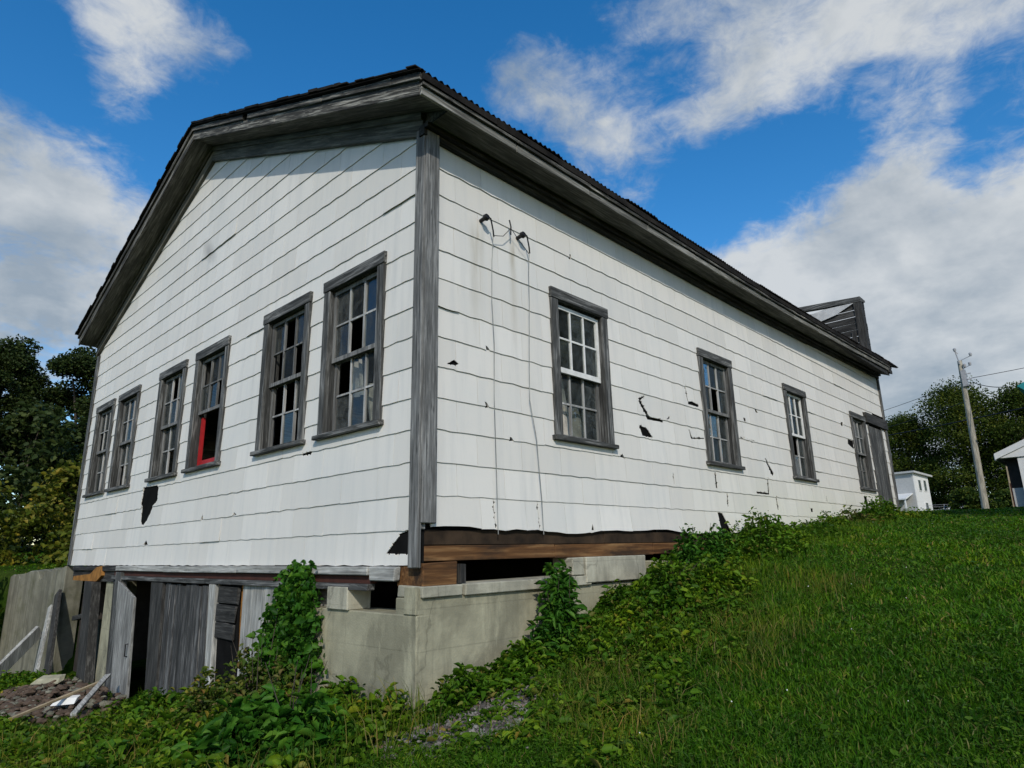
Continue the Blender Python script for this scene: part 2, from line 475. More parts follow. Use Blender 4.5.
def stone_mat():
    m = NT('gravel_stones')
    m.col(m.ramp(m.island(), [(0, (0.045, 0.04, 0.035)), (0.5, (0.115, 0.10, 0.088)), (0.85, (0.21, 0.20, 0.18)), (0.95, (0.15, 0.085, 0.05))]))
    return m.mat


M['stone'] = stone_mat()


# ------------------------------------------------------------------ terrain
TP = np.array([
    (-3.5, -4.4, -1.5), (-1.6, -2.6, -1.35), (0, -0.6, -1.2), (0.6, -0.3, -1.05), (1.4, -0.2, -0.92), (2.4, -0.2, -0.68), (3.4, -0.2, -0.42),
    (5.7, -0.2, -0.02), (8.3, -0.2, 0.22), (11.5, -0.2, 0.42), (14.5, -0.2, 0.55), (-0.2, 2, -1.55), (-0.3, 4, -1.85), (-0.3, 7, -1.92),
    (-0.3, 9, -1.96), (-0.5, 10.5, -2.1), (-1.2, 0.8, -1.45), (-1.8, 2.2, -1.68), (-2.0, 4.5, -1.98), (-2, 8, -2.15), (-2, 12, -2.3), (-6, 6, -2.4), (-8, 0, -2.0),
    (-8, -8, -1.7), (0.8, -3.8, -1.0), (2.5, -3.0, -0.74), (5.5, -3.2, -0.32), (10, -3, 0.17), (15, -2, 0.52), (23, -2, 0.92), (38, 1.5, 1.30),
    (3, -8, -0.75), (10, -8, 0.2), (20, -10, 1.0), (30, -12, 1.35), (55, 5, 1.95), (70, 12, 2.4), (90, 10, 2.9), (60, -30, 1.9), (20, -40, 0.5), (-30, -30, -2.0),
    (-30, 20, -4), (-10, 40, -3), (10, 55, -1.5), (40, 40, 1.0), (90, 70, 3), (3, 13, -1.9), (16, 4, 0.75), (16, 10, 0.6), (5, 5, -1.6), (10, 6, -1.0)])


def tps(A, B):
    d = np.sqrt(((A[:, None, :] - B[None, :, :]) ** 2).sum(-1)) + 1e-9
    return d            # linear kernel: smooth enough and never overshoots


_X = TP[:, :2]; _n = len(TP)
_K = np.zeros((_n + 3, _n + 3))
_K[:_n, :_n] = tps(_X, _X) - np.eye(_n) * 0.25
_P = np.c_[np.ones(_n), _X]
_K[:_n, _n:] = _P; _K[_n:, :_n] = _P.T
_w = np.linalg.solve(_K, np.r_[TP[:, 2], 0, 0, 0])


def sstep(x, a, b):
    t = np.clip((x - a) / (b - a), 0, 1); return t * t * (3 - 2 * t)


def wob(x, y):
    return 0.03 * np.sin(1.7 * x + 0.6 * y) * np.sin(1.3 * y - 0.4 * x) + 0.015 * np.sin(4.1 * x + 2) * np.sin(3.7 * y + 1)


def G(x, y, house=True):
    x = np.atleast_1d(np.asarray(x, float)); y = np.atleast_1d(np.asarray(y, float))
    xc = np.clip(x, -35, 100); yc = np.clip(y, -45, 75)
    out = np.empty_like(x)
    for i in range(0, len(x), 20000):
        s = slice(i, i + 20000)
        q = np.c_[xc[s], yc[s]]
        out[s] = tps(q, _X) @ _w[:_n] + np.c_[np.ones(len(q)), q] @ _w[_n:]
    out += wob(x, y)
    # earth held up behind the retaining wall at the building's left corner
    dn = (x - 0.0) * math.cos(RAD(10)) + (y - 10.9) * math.sin(RAD(10))
    lift = sstep(dn, 0.1, 0.5) * sstep(y, 10.9, 11.3) * (1 - sstep(x, 10, 20))
    out = out * (1 - lift) + lift * np.maximum(out, -0.35 + 0.03 * (y - 10.9))
    if house:
        inside = sstep(x, 0.25, 0.6) * (1 - sstep(x, L - 0.6, L - 0.3)) * sstep(y, 0.25, 0.6) * (1 - sstep(y, W - 0.6, W - 0.2))
        out = out * (1 - inside) + inside * np.minimum(out, -1.6)
    return out


def g1(x, y): return float(G(x, y)[0])


def spaced(a, b, fine0, fine1, d, grow):
    c = list(np.arange(fine0, fine1 + 1e-6, d)); s = d
    while c[-1] < b: s *= grow; c.append(c[-1] + s)
    lo = []; q = fine0; s = d
    while q > a: s *= grow; q -= s; lo.append(q)
    return np.array(lo[::-1] + c)


gx = spaced(-400, 900, -5, 16, 0.14, 1.09); gy = spaced(-700, 700, -7, 14, 0.14, 1.09)
XX, YY = np.meshgrid(gx, gy, indexing='ij')
ZZ = G(XX.ravel(), YY.ravel())
nx, ny = len(gx), len(gy)
ii, jj = np.meshgrid(np.arange(nx - 1), np.arange(ny - 1), indexing='ij')
a = (ii * ny + jj).ravel()
quads = np.stack([a, a + ny, a + ny + 1, a + 1], 1)
g = mesh_np('ground', np.c_[XX.ravel(), YY.ravel(), ZZ], quads.ravel(), np.full(len(quads), 4), M['ground'], smooth=True)
tag(g, 'sloping grassy ground around the old building', 'ground', kind='structure')

# ------------------------------------------------------------------ siding tools
def clip(poly, n, c):
    """keep the part of a 2D polygon where n.p <= c"""
    out = []
    for i in range(len(poly)):
        p, q = poly[i], poly[(i + 1) % len(poly)]
        dp = n[0] * p[0] + n[1] * p[1] - c; dq = n[0] * q[0] + n[1] * q[1] - c
        if dp <= 1e-9: out.append(p)
        if (dp < -1e-9 and dq > 1e-9) or (dp > 1e-9 and dq < -1e-9):
            t = dp / (dp - dq); out.append((p[0] + t * (q[0] - p[0]), p[1] + t * (q[1] - p[1])))
    return out


def area(p): return 0.5 * sum(p[i][0] * p[(i + 1) % len(p)][1] - p[(i + 1) % len(p)][0] * p[i][1] for i in range(len(p)))


def ccw(p): return p if area(p) > 0 else p[::-1]


def planes(conv):
    conv = ccw(conv); r = []
    for i in range(len(conv)):
        p, q = conv[i], conv[(i + 1) % len(conv)]
        n = (q[1] - p[1], -(q[0] - p[0])); r.append((n, n[0] * p[0] + n[1] * p[1]))
    return r


def subtract(poly, conv):
    x0 = min(p[0] for p in conv); x1 = max(p[0] for p in conv); y0 = min(p[1] for p in conv); y1 = max(p[1] for p in conv)
    if max(p[0] for p in poly) < x0 or min(p[0] for p in poly) > x1 or max(p[1] for p in poly) < y0 or min(p[1] for p in poly) > y1: return [poly]
    out = []; rest = poly
    for n, c in planes(conv):
        o = clip(rest, (-n[0], -n[1]), -c)
        if len(o) > 2 and abs(area(o)) > 2e-5: out.append(o)
        rest = clip(rest, n, c)
        if len(rest) < 3: break
    return out


def rect(a, b, c, d): return [(a, b), (c, b), (c, d), (a, d)]


def shingles(mb, place, u0, u1, z0, z1, holes, gable=None, flare=0.0, width=0.61, seed=3):
    """courses of cement shingles, each one a thin tilted slab with its own tiny shift"""
    r = random.Random(seed)
    n = int(math.ceil((z1 - z0) / 0.29))
    for k in range(n):
        b = z0 + 0.29 * k; t = b + 0.325
        off = (k % 2) * width * 0.5 + r.uniform(-0.04, 0.04)
        u = u0 - off
        while u < u1:
            a, c = max(u0, u), min(u1, u + width); u += width
            if c - a < 0.02: continue
            dz = r.uniform(-0.002, 0.002); ra = r.uniform(-0.0025, 0.0025); dn = r.uniform(0, 0.0012); lift = r.uniform(0, 0.002) + (0.010 if r.random() < 0.02 else 0)
            g = 0.0021; mb.tone = r.random()
            bot = [(a + g + (c - a - 2 * g) * i / 4.0, b) for i in range(5)]
            polys = [bot + [(c - g, min(t, z1 + 0.3)), (a + g, min(t, z1 + 0.3))]]
            if gable:
                for nn, cc in gable: polys = [q for q in (clip(p, nn, cc) for p in polys) if len(q) > 2]
            for h in holes: polys = [q for p in polys for q in subtract(p, h)]
            for p in polys:
                if len(p) < 3 or abs(area(p)) < 1e-4: continue
                p = ccw(p); m = len(p); fr, bk = [], []
                for (uu, vv) in p:
                    s = 1 - (vv - b) / 0.325
                    nf = 0.010 + (0.0115 + lift + (flare if k == 0 else 0)) * max(0, s) + dn
                    v2 = vv
                    if abs(vv - b) < 1e-6: v2 = vv + dz + ra * ((uu - a) / width - 0.5) * 2 + 0.0035 * math.sin(uu * 23 + k * 5) + 0.003 * math.sin(uu * 61 + k)
                    if k == 0 and flare and abs(vv - b) < 1e-6: v2 += 0.02 * math.sin(uu * 2.1 + 0.5) + 0.012 * math.sin(uu * 5.3)
                    fr.append(place(uu, v2, nf)); bk.append(place(uu, v2, nf - 0.009))
                mb.add(fr + bk, [tuple(range(m))] + [(i, m + i, m + (i + 1) % m, (i + 1) % m) for i in range(m)])


INSET = 0.04
def side_pt(u, z, n): return (u, INSET - n, z)
def gable_pt(u, z, n): return (INSET - n, u, z)


def panel(mb, place, outer, holes, n0, n1, mi=0):
    polys = [outer]
    for h in holes: polys = [q for p in polys for q in subtract(p, h)]
    for p in polys:
        p = ccw(p); m = len(p)
        mb.add([place(u, z, n1) for u, z in p] + [place(u, z, n0) for u, z in p],
               [tuple(range(m)), tuple(range(2 * m - 1, m - 1, -1))] + [(i, m + i, m + (i + 1) % m, (i + 1) % m) for i in range(m)], mi)


# window outlines (outer casing): (u0, z0, u1, z1)
SW = [(u, 1.137, u + 1.068, 2.887) for u in (1.803, 5.185, 8.371, 12.139)]
GW = [(u, 1.164, u + 1.126, 2.9365) for u in (0.635, 2.069, 4.236, 5.741, 7.839, 9.243)]
DOOR = (13.42, 0.3, 14.50, 2.76)

side_damage = [
    [(3.67, 1.91), (3.49, 1.85), (3.53, 1.82)], [(3.49, 1.82), (3.54, 1.83), (3.73, 1.63), (3.68, 1.60)],
    [(3.68, 1.60), (3.72, 1.635), (3.86, 1.64), (4.06, 1.64), (4.07, 1.61), (3.88, 1.605)], [(4.26, 1.73), (4.21, 1.67), (4.14, 1.66)],
    [(3.47, 1.50), (3.64, 1.48), (3.77, 1.37), (3.52, 1.37)], [(4.78, 2.0), (4.91, 2.02), (5.09, 1.99), (5.08, 1.96), (4.77, 1.96)],
    [(5.36, 0.47), (5.50, 0.46), (5.70, 0.17), (5.38, 0.17)], [(6.33, 1.70), (6.37, 1.70), (6.42, 1.665), (6.92, 1.65), (6.92, 1.62), (6.37, 1.645)],
    [(11.79, 2.21), (12.15, 2.20), (12.12, 2.01), (11.74, 2.10)], [(5.39, 1.04), (5.43, 1.04), (5.42, 0.80), (5.37, 0.82)],
    [(7.21, 1.40), (7.245, 1.40), (7.52, 1.17), (7.46, 1.11)], [(7.24, 1.08), (7.275, 1.08), (7.235, 0.80), (7.18, 0.80)], [(7.19, 0.80), (6.75, 0.80), (6.73, 0.83), (7.19, 0.825)],
    [(5.71, 0.75), (5.74, 0.75), (5.72, 0.56), (5.69, 0.56)], [(7.49, 0.79), (7.53, 0.79), (7.54, 0.57), (7.50, 0.54)], [(7.33, 0.50), (7.37, 0.50), (7.47, 0.24), (7.44, 0.24)],
    [(4.74, 1.60), (4.755, 1.60), (4.81, 1.48), (4.77, 1.47)], [(4.77, 1.48), (5.17, 1.52), (5.17, 1.505), (4.78, 1.465)], [(4.735, 2.24), (4.75, 2.24), (4.79, 2.0), (4.765, 2.0)],
    [(0.29, 1.68), (0.38, 1.74), (0.44, 1.71), (0.40, 1.69)], [(0.79, 1.97), (0.82, 1.96), (0.85, 1.93), (0.80, 1.93)], [(0.77, 1.40), (0.80, 1.39), (0.83, 1.35), (0.79, 1.34)],
    [(1.11, 1.09), (1.13, 1.09), (1.17, 1.06), (1.11, 1.05)], [(0.15, 1.83), (0.18, 1.83), (0.18, 1.78), (0.155, 1.78)], [(6.0, 2.3), (6.1, 2.29), (6.12, 2.25), (6.0, 2.245)],
    [(6.55, 2.0), (6.63, 2.0), (6.65, 1.94), (6.57, 1.94)], [(7.05, 2.22), (7.1, 2.22), (7.16, 2.16), (7.08, 2.16)], [(9.0, 0.64), (9.12, 0.63), (9.1, 0.57), (9.0, 0.57)], [(11.45, 2.55), (11.6, 2.55), (11.6, 2.47), (11.47, 2.47)],
    [(12.3, 1.0), (12.52, 1.0), (12.52, 0.6), (12.35, 0.6)], [(0.87, 0.48), (0.875, 0.48), (0.875, 0.19), (0.87, 0.19)], [(1.49, 0.48), (1.497, 0.48), (1.497, 0.19), (1.49, 0.19)], [(2.34, 0.2), (2.37, 0.27), (2.39, 0.2)],
    [(3.0, 1.06), (3.05, 1.10), (3.10, 1.05)], [(2.2, 3.42), (2.23, 3.42), (2.235, 3.36), (2.2, 3.36)], [(4.2, 0.95), (4.215, 0.95), (4.215, 0.8), (4.2, 0.8)], [(9.9, 0.9), (9.93, 0.9), (9.93, 0.77), (9.9, 0.77)]]
gable_damage = [
    [(7.12, 1.10), (6.46, 1.08), (6.42, 0.85), (6.62, 0.76), (7.14, 0.83)], [(7.10, 0.86), (6.60, 0.86), (6.62, 0.74), (6.76, 0.59), (6.94, 0.48), (7.07, 0.57)],
    [(0.12, 0.19), (0.30, 0.17), (0.51, 0.0), (0.12, -0.01)], [(1.9, 1.07), (2.1, 1.06), (2.1, 1.04), (1.9, 1.045)], [(3.6, 0.495), (3.68, 0.53), (3.7, 0.49)], [(4.6, 0.48), (4.64, 0.56), (4.68, 0.48)], [(6.6, 0.2), (6.7, 0.27), (6.8, 0.2)], [(8.3, 2.05), (8.36, 2.05), (8.38, 1.94), (8.31, 1.94)]]

def jag(polys, seed):
    r = random.Random(seed); out = []
    for p in polys:
        out.append(p)
        for i in range(len(p)):
            a_, b_ = p[i], p[(i + 1) % len(p)]; d = math.hypot(b_[0] - a_[0], b_[1] - a_[1])
            for k in range(int(d / 0.05)):
                t = r.uniform(0.1, 0.9); w = r.uniform(0.008, 0.03) * min(1, d / 0.15) / d; h = r.uniform(0.004, 0.022) * min(1, d / 0.2)
                px_, py_ = a_[0] + (b_[0] - a_[0]) * t, a_[1] + (b_[1] - a_[1]) * t
                dx_, dy_ = (b_[0] - a_[0]), (b_[1] - a_[1]); nx_, ny_ = dy_ / d, -dx_ / d
                if area(p) < 0: nx_, ny_ = -nx_, -ny_
                out.append([(px_ - dx_ * w - nx_ * 0.004, py_ - dy_ * w - ny_ * 0.004), (px_ + dx_ * w - nx_ * 0.004, py_ + dy_ * w - ny_ * 0.004), (px_ + nx_ * h + dx_ * w * r.uniform(-.8, .8), py_ + ny_ * h + dy_ * w * r.uniform(-.8, .8))])
    return out


side_damage = jag(side_damage, 1); gable_damage = jag(gable_damage, 2)
B = empty('old_building', (0, 0, -1.2))
tag(B, 'long white shingled old building on a concrete foundation with weathered grey windows', 'building')
Binv = Matrix.Translation((0, 0, 1.2))


def bp(mb, name, mat, parent=None, bevel=0.0, smooth=False):
    """a part of the building (coordinates given in the world frame)"""
    o = mb.build(name, mat, None, bevel, smooth)
    o.parent = parent or B
    if parent is None: o.matrix_parent_inverse = Binv
    return o


win_side = [rect(a + 0.03, b + 0.03, c - 0.03, d - 0.03) for a, b, c, d in SW] + [rect(DOOR[0], 0.1, DOOR[2], 3.02), rect(13.2, 2.74, 15.1, 3.02)]
win_gab = [rect(a + 0.03, b + 0.03, c - 0.03, d - 0.03) for a, b, c, d in GW]
RZ = soffit_z(RIDGE_Y)
gab_clip = [((-0.42, 1.0), soffit_z(0) - 0.20), ((0.385, 1.0), RZ - 0.20 + 0.385 * RIDGE_Y)]

mb = MB(); shingles(mb, side_pt, 0.10, 14.0, 0.19, 3.80, win_side + side_damage, [((0, 1), 3.99)], 0.02, seed=5)
shingles(mb, side_pt, 10.0, 14.0, 3.96, 4.02, [], [((0, 1), 4.15)], 0.0, seed=8)
shingles(mb, side_pt, 14.001, L, 3.09, 4.05, [], [((0, 1), 4.18)], 0.0, seed=6)
bp(mb, 'side_siding', M['siding'])
mb = MB(); shingles(mb, side_pt, DOOR[2] + 0.04, L, 0.19, 2.74, [], None, 0.0, seed=7)
bp(mb, 'siding_strip', M['siding'])
mb = MB(); shingles(mb, gable_pt, 0.10, W - 0.02, -0.10, 6.2, win_gab + gable_damage, gab_clip, 0.0, seed=9)
bp(mb, 'gable_siding', M['siding'])

hs = [rect(a + 0.07, b + 0.07, c - 0.07, d - 0.07) for a, b, c, d in SW] + [rect(DOOR[0], 0.1, DOOR[2], 2.74)]
hg = [rect(a + 0.07, b + 0.07, c - 0.07, d - 0.07) for a, b, c, d in GW]
mb = MB(); panel(mb, side_pt, rect(0.0, 0.2, L, 4.16), hs, -0.02, 0.0)
bp(mb, 'side_sheathing', M['tar'])
mb = MB(); panel(mb, gable_pt, [(0.03, -0.08), (W, -0.08), (W, soffit_z(W)), (RIDGE_Y, RZ), (0.03, soffit_z(0))], hg, -0.02, 0.0)
bp(mb, 'gable_sheathing', M['tar'])
# plain back walls, inner floor and ceiling keep the inside dark
mb = MB(); mb.box((0.03, W - 0.02, -0.1), (L, W, soffit_z(W)))
bp(mb, 'rear_wall', M['pale_x'])
mb = MB(); panel(mb, lambda u, z, n: (L + n, u, z), [(0.03, 0.2), (W - 0.03, 0.2), (W - 0.03, soffit_z(W)), (RIDGE_Y, RZ), (0.03, soffit_z(0))], [], -0.02, 0.0)
bp(mb, 'end_wall', M['pale_z'])
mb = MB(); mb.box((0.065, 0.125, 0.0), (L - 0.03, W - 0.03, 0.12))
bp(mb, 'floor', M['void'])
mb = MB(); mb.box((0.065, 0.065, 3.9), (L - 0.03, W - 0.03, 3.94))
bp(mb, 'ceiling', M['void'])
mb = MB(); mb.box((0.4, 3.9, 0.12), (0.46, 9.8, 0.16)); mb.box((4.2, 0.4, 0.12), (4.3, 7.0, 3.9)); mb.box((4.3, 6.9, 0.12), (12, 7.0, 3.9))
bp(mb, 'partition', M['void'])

# corner boards
mb = MB()
mb.beam((-0.022, 0.055, -0.12), (-0.015, 0.05, 4.02), 0.13, 0.035, 0, (1, 0, 0), 0.004)
mb.beam((0.06, -0.019, 0.24), (0.065, -0.015, 4.0), 0.16, 0.035, 1, (0, 1, 0), 0.004)
mb.box((0.002, 0.002, 0.19), (0.05, 0.05, 4.0))
bp(mb, 'corner_post', [M['post_z'], M['post_z']], bevel=0.006)
mb = MB(); mb.box((-0.01, W - 0.12, -0.1), (0.025, W + 0.04, 4.13), j=0.004); mb.box((0.027, W, -0.1), (0.19, W + 0.035, 4.13))
bp(mb, 'corner_post', M['wood_z'], bevel=0.005)
mb = MB(); mb.box((L - 0.10, -0.01, 0.3), (L + 0.03, 0.025, 4.18), j=0.004)
bp(mb, 'corner_post', M['wood_z'], bevel=0.005)

# ------------------------------------------------------------------ roof, soffits, fascias
def rake_strip(mb, x0, x1, d0, d1, ya, yb, mi=0, wave=0.0, seg=1):
    """board following the roof slope between ya and yb; d0..d1 above the soffit line"""
    ys = [ya + (yb - ya) * i / seg for i in range(seg + 1)]
    for p, q in zip(ys[:-1], ys[1:]):
        w0, w1 = (random.uniform(-wave, wave) for _ in range(2))
        mb.hexa([(x0, p, soffit_z(p) + d0), (x1, p, soffit_z(p) + d0), (x1, q, soffit_z(q) + d0), (x0, q, soffit_z(q) + d0),
                 (x0, p, soffit_z(p) + d1 + w0), (x1, p, soffit_z(p) + d1 + w0), (x1, q, soffit_z(q) + d1 + w1), (x0, q, soffit_z(q) + d1 + w1)], mi)


E0, E1 = -0.34, 11.05
XE = L - 0.22
mb = MB()
for ya, yb in ((E0, 1.9), (1.9, RIDGE_Y), (RIDGE_Y, 8.6), (8.6, E1)): rake_strip(mb, -0.325, 0.045, 0.0, 0.02, ya + 0.003, yb - 0.003)
bp(mb, 'gable_soffit', M['trim_r'])
mb = MB()
for xa, xb in ((0.0, 3.6), (3.61, 7.7), (7.71, 11.8), (11.81, XE)): mb.box((xa, -0.335, 4.036), (xb, 0.045, 4.052))
mb.prism([(0.0, -0.338, 4.04), (0.0, 0.04, 4.04), (0.0, 0.04, soffit_z(0.04) + 0.01)], (0.02, 0, 0))
bp(mb.lift(), 'side_soffit', M['trim_x'])
mb = MB(); rake_strip(mb, -0.03, 0.05, -0.26, -0.004, 0.02, RIDGE_Y); rake_strip(mb, -0.03, 0.05, -0.26, -0.004, RIDGE_Y, W + 0.04)
rake_strip(mb, -0.055, -0.03, -0.085, -0.006, 0.02, RIDGE_Y); rake_strip(mb, -0.055, -0.03, -0.085, -0.006, RIDGE_Y, W + 0.04)
bp(mb, 'gable_frieze', M['trim_r'], bevel=0.004)
mb = MB()
for xa, xb in ((-0.05, 4.9), (4.905, 9.8), (9.805, L)): 
    for k in range(4):
        p_, q_ = xa + (xb - xa) * k / 4, xa + (xb - xa) * (k + 1) / 4
        mb.box((p_, -0.03, 3.925), (q_, 0.05, 4.034)); mb.box((p_, -0.085, 3.985), (q_, -0.032, 4.033))
bp(mb.lift(), 'side_frieze', M['dark_x'])

mb = MB()
for ya, yb in ((E0, 2.6), (2.6, RIDGE_Y), (RIDGE_Y, 8.1), (8.1, E1)):
    rake_strip(mb, -0.350, -0.326, -0.025, 0.125, ya + 0.004, yb - 0.004, 0, 0.006)
for ya, yb in ((E0 - 0.03, 1.4), (1.4, 3.4), (3.55, RIDGE_Y), (RIDGE_Y, 9.2), (9.2, E1 + 0.02)):
    s = random.uniform(-0.006, 0.006)
    rake_strip(mb, -0.378, -0.326, 0.127 + s, 0.205 + s, ya + 0.004, yb - 0.004, 0, 0.012, 4)
bp(mb, 'rake_fascia', M['fascia_r'], bevel=0.004)
mb = MB()
for k in range(12):
    xa = -0.35 + 1.25 * k; xb = min(xa + 1.247, XE - 0.1)
    mb.box((xa, -0.362, 4.015), (xb, -0.337, 4.100), 0, 0.004)
    mb.box((xa, -0.388, 4.103), (xb, -0.337, 4.146), 1, 0.005)
bp(mb.lift(), 'eave_fascia', [M['trim_pale_x'], M['fascia_x']], bevel=0.004)
mb = MB()
for x in np.arange(-0.36, XE, 0.95): mb.box((x, -0.400, 4.148), (min(x + 0.945, XE + 0.1), -0.33, 4.222), j=0.006)
mb.lift()
rake_strip(mb, -0.372, -0.33, 0.207, 0.245, E0, RIDGE_Y, 0, 0.008, 9); rake_strip(mb, -0.372, -0.33, 0.207, 0.245, RIDGE_Y, E1, 0, 0.008, 9)
bp(mb, 'drip_board', M['roof'])

# roof deck and corrugated sheets
mb = MB()
for ya, yb in ((E0 + 0.01, RIDGE_Y), (RIDGE_Y, E1 - 0.01)): rake_strip(mb, -0.322, XE, 0.06, 0.19, ya, yb)
roof = bp(mb, 'roof', M['dark_y'])
V, F = [], []
amp, pitch = 0.017, 0.076
nrow = 7
x = -0.41
r = random.Random(4)
while x < XE + 0.35:
    w = 0.66; ns = 34
    oh = r.uniform(-0.012, 0.022); dr = r.uniform(-0.004, 0.008); tw = r.uniform(-0.006, 0.006)
    last = x + w > XE + 0.35
    base = len(V)
    for i in range(ns + 1):
        xx = x + (w + 0.03) * i / ns
        for k in range(nrow):
            y = E0 - 0.055 - oh + (RIDGE_Y - E0 + 0.055 + oh) * (k / (nrow - 1)) ** 1.8
            z = soffit_z(y) + 0.228 + amp * math.sin(2 * math.pi * xx / pitch) + (dr + tw * i / ns) * (1 - k / (nrow - 1)) + 0.002 * (len(V) % 2)
            V.append((xx, y, z))
    for i in range(ns):
        for k in range(nrow - 1):
            q = base + i * nrow + k; F.append((q, q + nrow, q + nrow + 1, q + 1))
    x += w
# the slope away from the camera
for y0, y1 in ((RIDGE_Y, E1 + 0.06),):
    base = len(V)
    for xx in np.linspace(-0.41, XE + 0.3, 60):  # far slope
        for yy in (y0, y1): V.append((xx, yy, soffit_z(yy) + 0.245 + r.uniform(-0.008, 0.008)))
    for i in range(59): q = base + 2 * i; F.append((q, q + 2, q + 3, q + 1))
mb = MB(); mb.add(V, F)
cr = bp(mb.lift(), 'corrugated_roofing', M['roof'])
md = cr.modifiers.new('Solid', 'SOLIDIFY'); md.thickness = 0.004
# ragged roofing edge along the rake
mb = MB(); r = random.Random(8)
y = E0 - 0.02
while y < E1 + 0.05:
    w = r.uniform(0.10, 0.30); o = r.uniform(0.0, 0.03); h = r.uniform(0.0, 0.02) * (1 if y > 0.5 else 0.2) - (0.02 if y < 0.9 else 0)
    ye = min(y + w, E1 + 0.08)
    if y < RIDGE_Y < ye: ye = RIDGE_Y
    rake_strip(mb, -0.395 - o, -0.30, 0.246 + h * 0.3, 0.272 + h, y, ye)
    y = ye
bp(mb, 'rake_roofing_edge', M['roof'])
# broken far end of the eave: torn sheet tip and rotten rafter ends
mb = MB(off=(0, 0, -0.19))
mb.prism([(XE - 0.12, -0.37, 3.98), (XE + 0.14, -0.37, 3.97), (XE + 0.15, -0.37, 4.05), (XE + 0.08, -0.37, 4.08), (XE + 0.16, -0.37, 4.13), (XE + 0.12, -0.37, 4.22), (XE - 0.12, -0.37, 4.22)], (0, 0.35, 0.13))
bp(mb, 'rotten_eave_end', M['dark_x'])
mb = MB(off=(0, 0, -0.19))
mb.prism([(XE - 0.2, -0.42, 4.20), (XE + 0.58, -0.41, 4.20), (XE + 0.50, -0.39, 4.225), (XE - 0.2, -0.42, 4.25)], (-0.05, 0.5, 0.21))
bp(mb, 'torn_roof_sheet', M['roof'])

# ------------------------------------------------------------------ dormer near the far end
dx, dy = 13.5, -0.20
def dtop(y): return 5.74 + 0.09 * (y - dy)
zz = 4.1
r = random.Random(12)
mb = MB(off=(0, 0, -0.18))
while zz < 5.60:
    h = 0.17
    for yy0, yy1 in ((dy, 3.4),):
        # each plank starts where the main roof cuts it
        ystart = dy
        yend = min((zz - 3.98 - 0.2) / 0.43 - 0.38 + 0.25, 3.6)
        if yend > ystart + 0.05:
            mb.hexa([(dx + r.uniform(-.012, .012), ystart, zz), (dx + 0.025, ystart, zz), (dx + 0.025, yend, zz), (dx, yend, zz),
                     (dx + r.uniform(-.012, .012), ystart, zz + h - r.uniform(0.004, 0.03)), (dx + 0.025, ystart, zz + h - 0.012), (dx + 0.025, yend + 0.3, zz + h - 0.012), (dx, yend + 0.3, zz + h - r.uniform(0.004, 0.03))])
    zz += h
dorm = bp(mb, 'dormer', M['dark_y'])
def sub(mb, name, mat, bevel=0.0):
    o = mb.build(name, mat, None, bevel); o.parent = dorm; return o
mb = MB(off=(0, 0, -0.18)); mb.box((dx - 0.03, dy - 0.05, 4.15), (dx + 0.12, dy + 0.12, 5.74), j=0.006); mb.box((dx - 0.035, dy + 0.16, 4.35), (dx - 0.004, dy + 0.26, 4.9), j=0.006)
sub(mb, 'corner_board', M['dark_z'], 0.004)
mb = MB(off=(0, 0, -0.18))
for k in range(8): mb.box((dx + 0.12, dy - 0.025, 4.2 + 0.19 * k), (dx + 0.36, dy, 4.375 + 0.19 * k), j=0.006)
sub(mb, 'front_boarding', M['dark_x'])
mb = MB(off=(0, 0, -0.18))
mb.hexa([(dx - 0.04, dy - 0.055, 5.62), (dx + 0.38, dy - 0.055, 5.70), (dx + 0.38, 3.7, 6.06), (dx - 0.04, 3.7, 5.94), (dx - 0.04, dy - 0.055, 5.755), (dx + 0.38, dy - 0.055, 5.75), (dx + 0.38, 3.7, 6.10), (dx - 0.04, 3.7, 6.08)])
sub(mb, 'dormer_roof', M['wood_y'], 0.004)
mb = MB(off=(0, 0, -0.18))
mb.prism([(dx - 0.05, dy + 0.1, 5.62), (dx - 0.05, 0.35, 5.42), (dx - 0.05, 0.75, 5.34), (dx - 0.05, 1.05, 5.42), (dx - 0.05, 1.15, 5.56), (dx - 0.05, 0.6, 5.64)], (0.008, 0, 0))
sub(mb, 'tin_flap', M['tin_pale'])

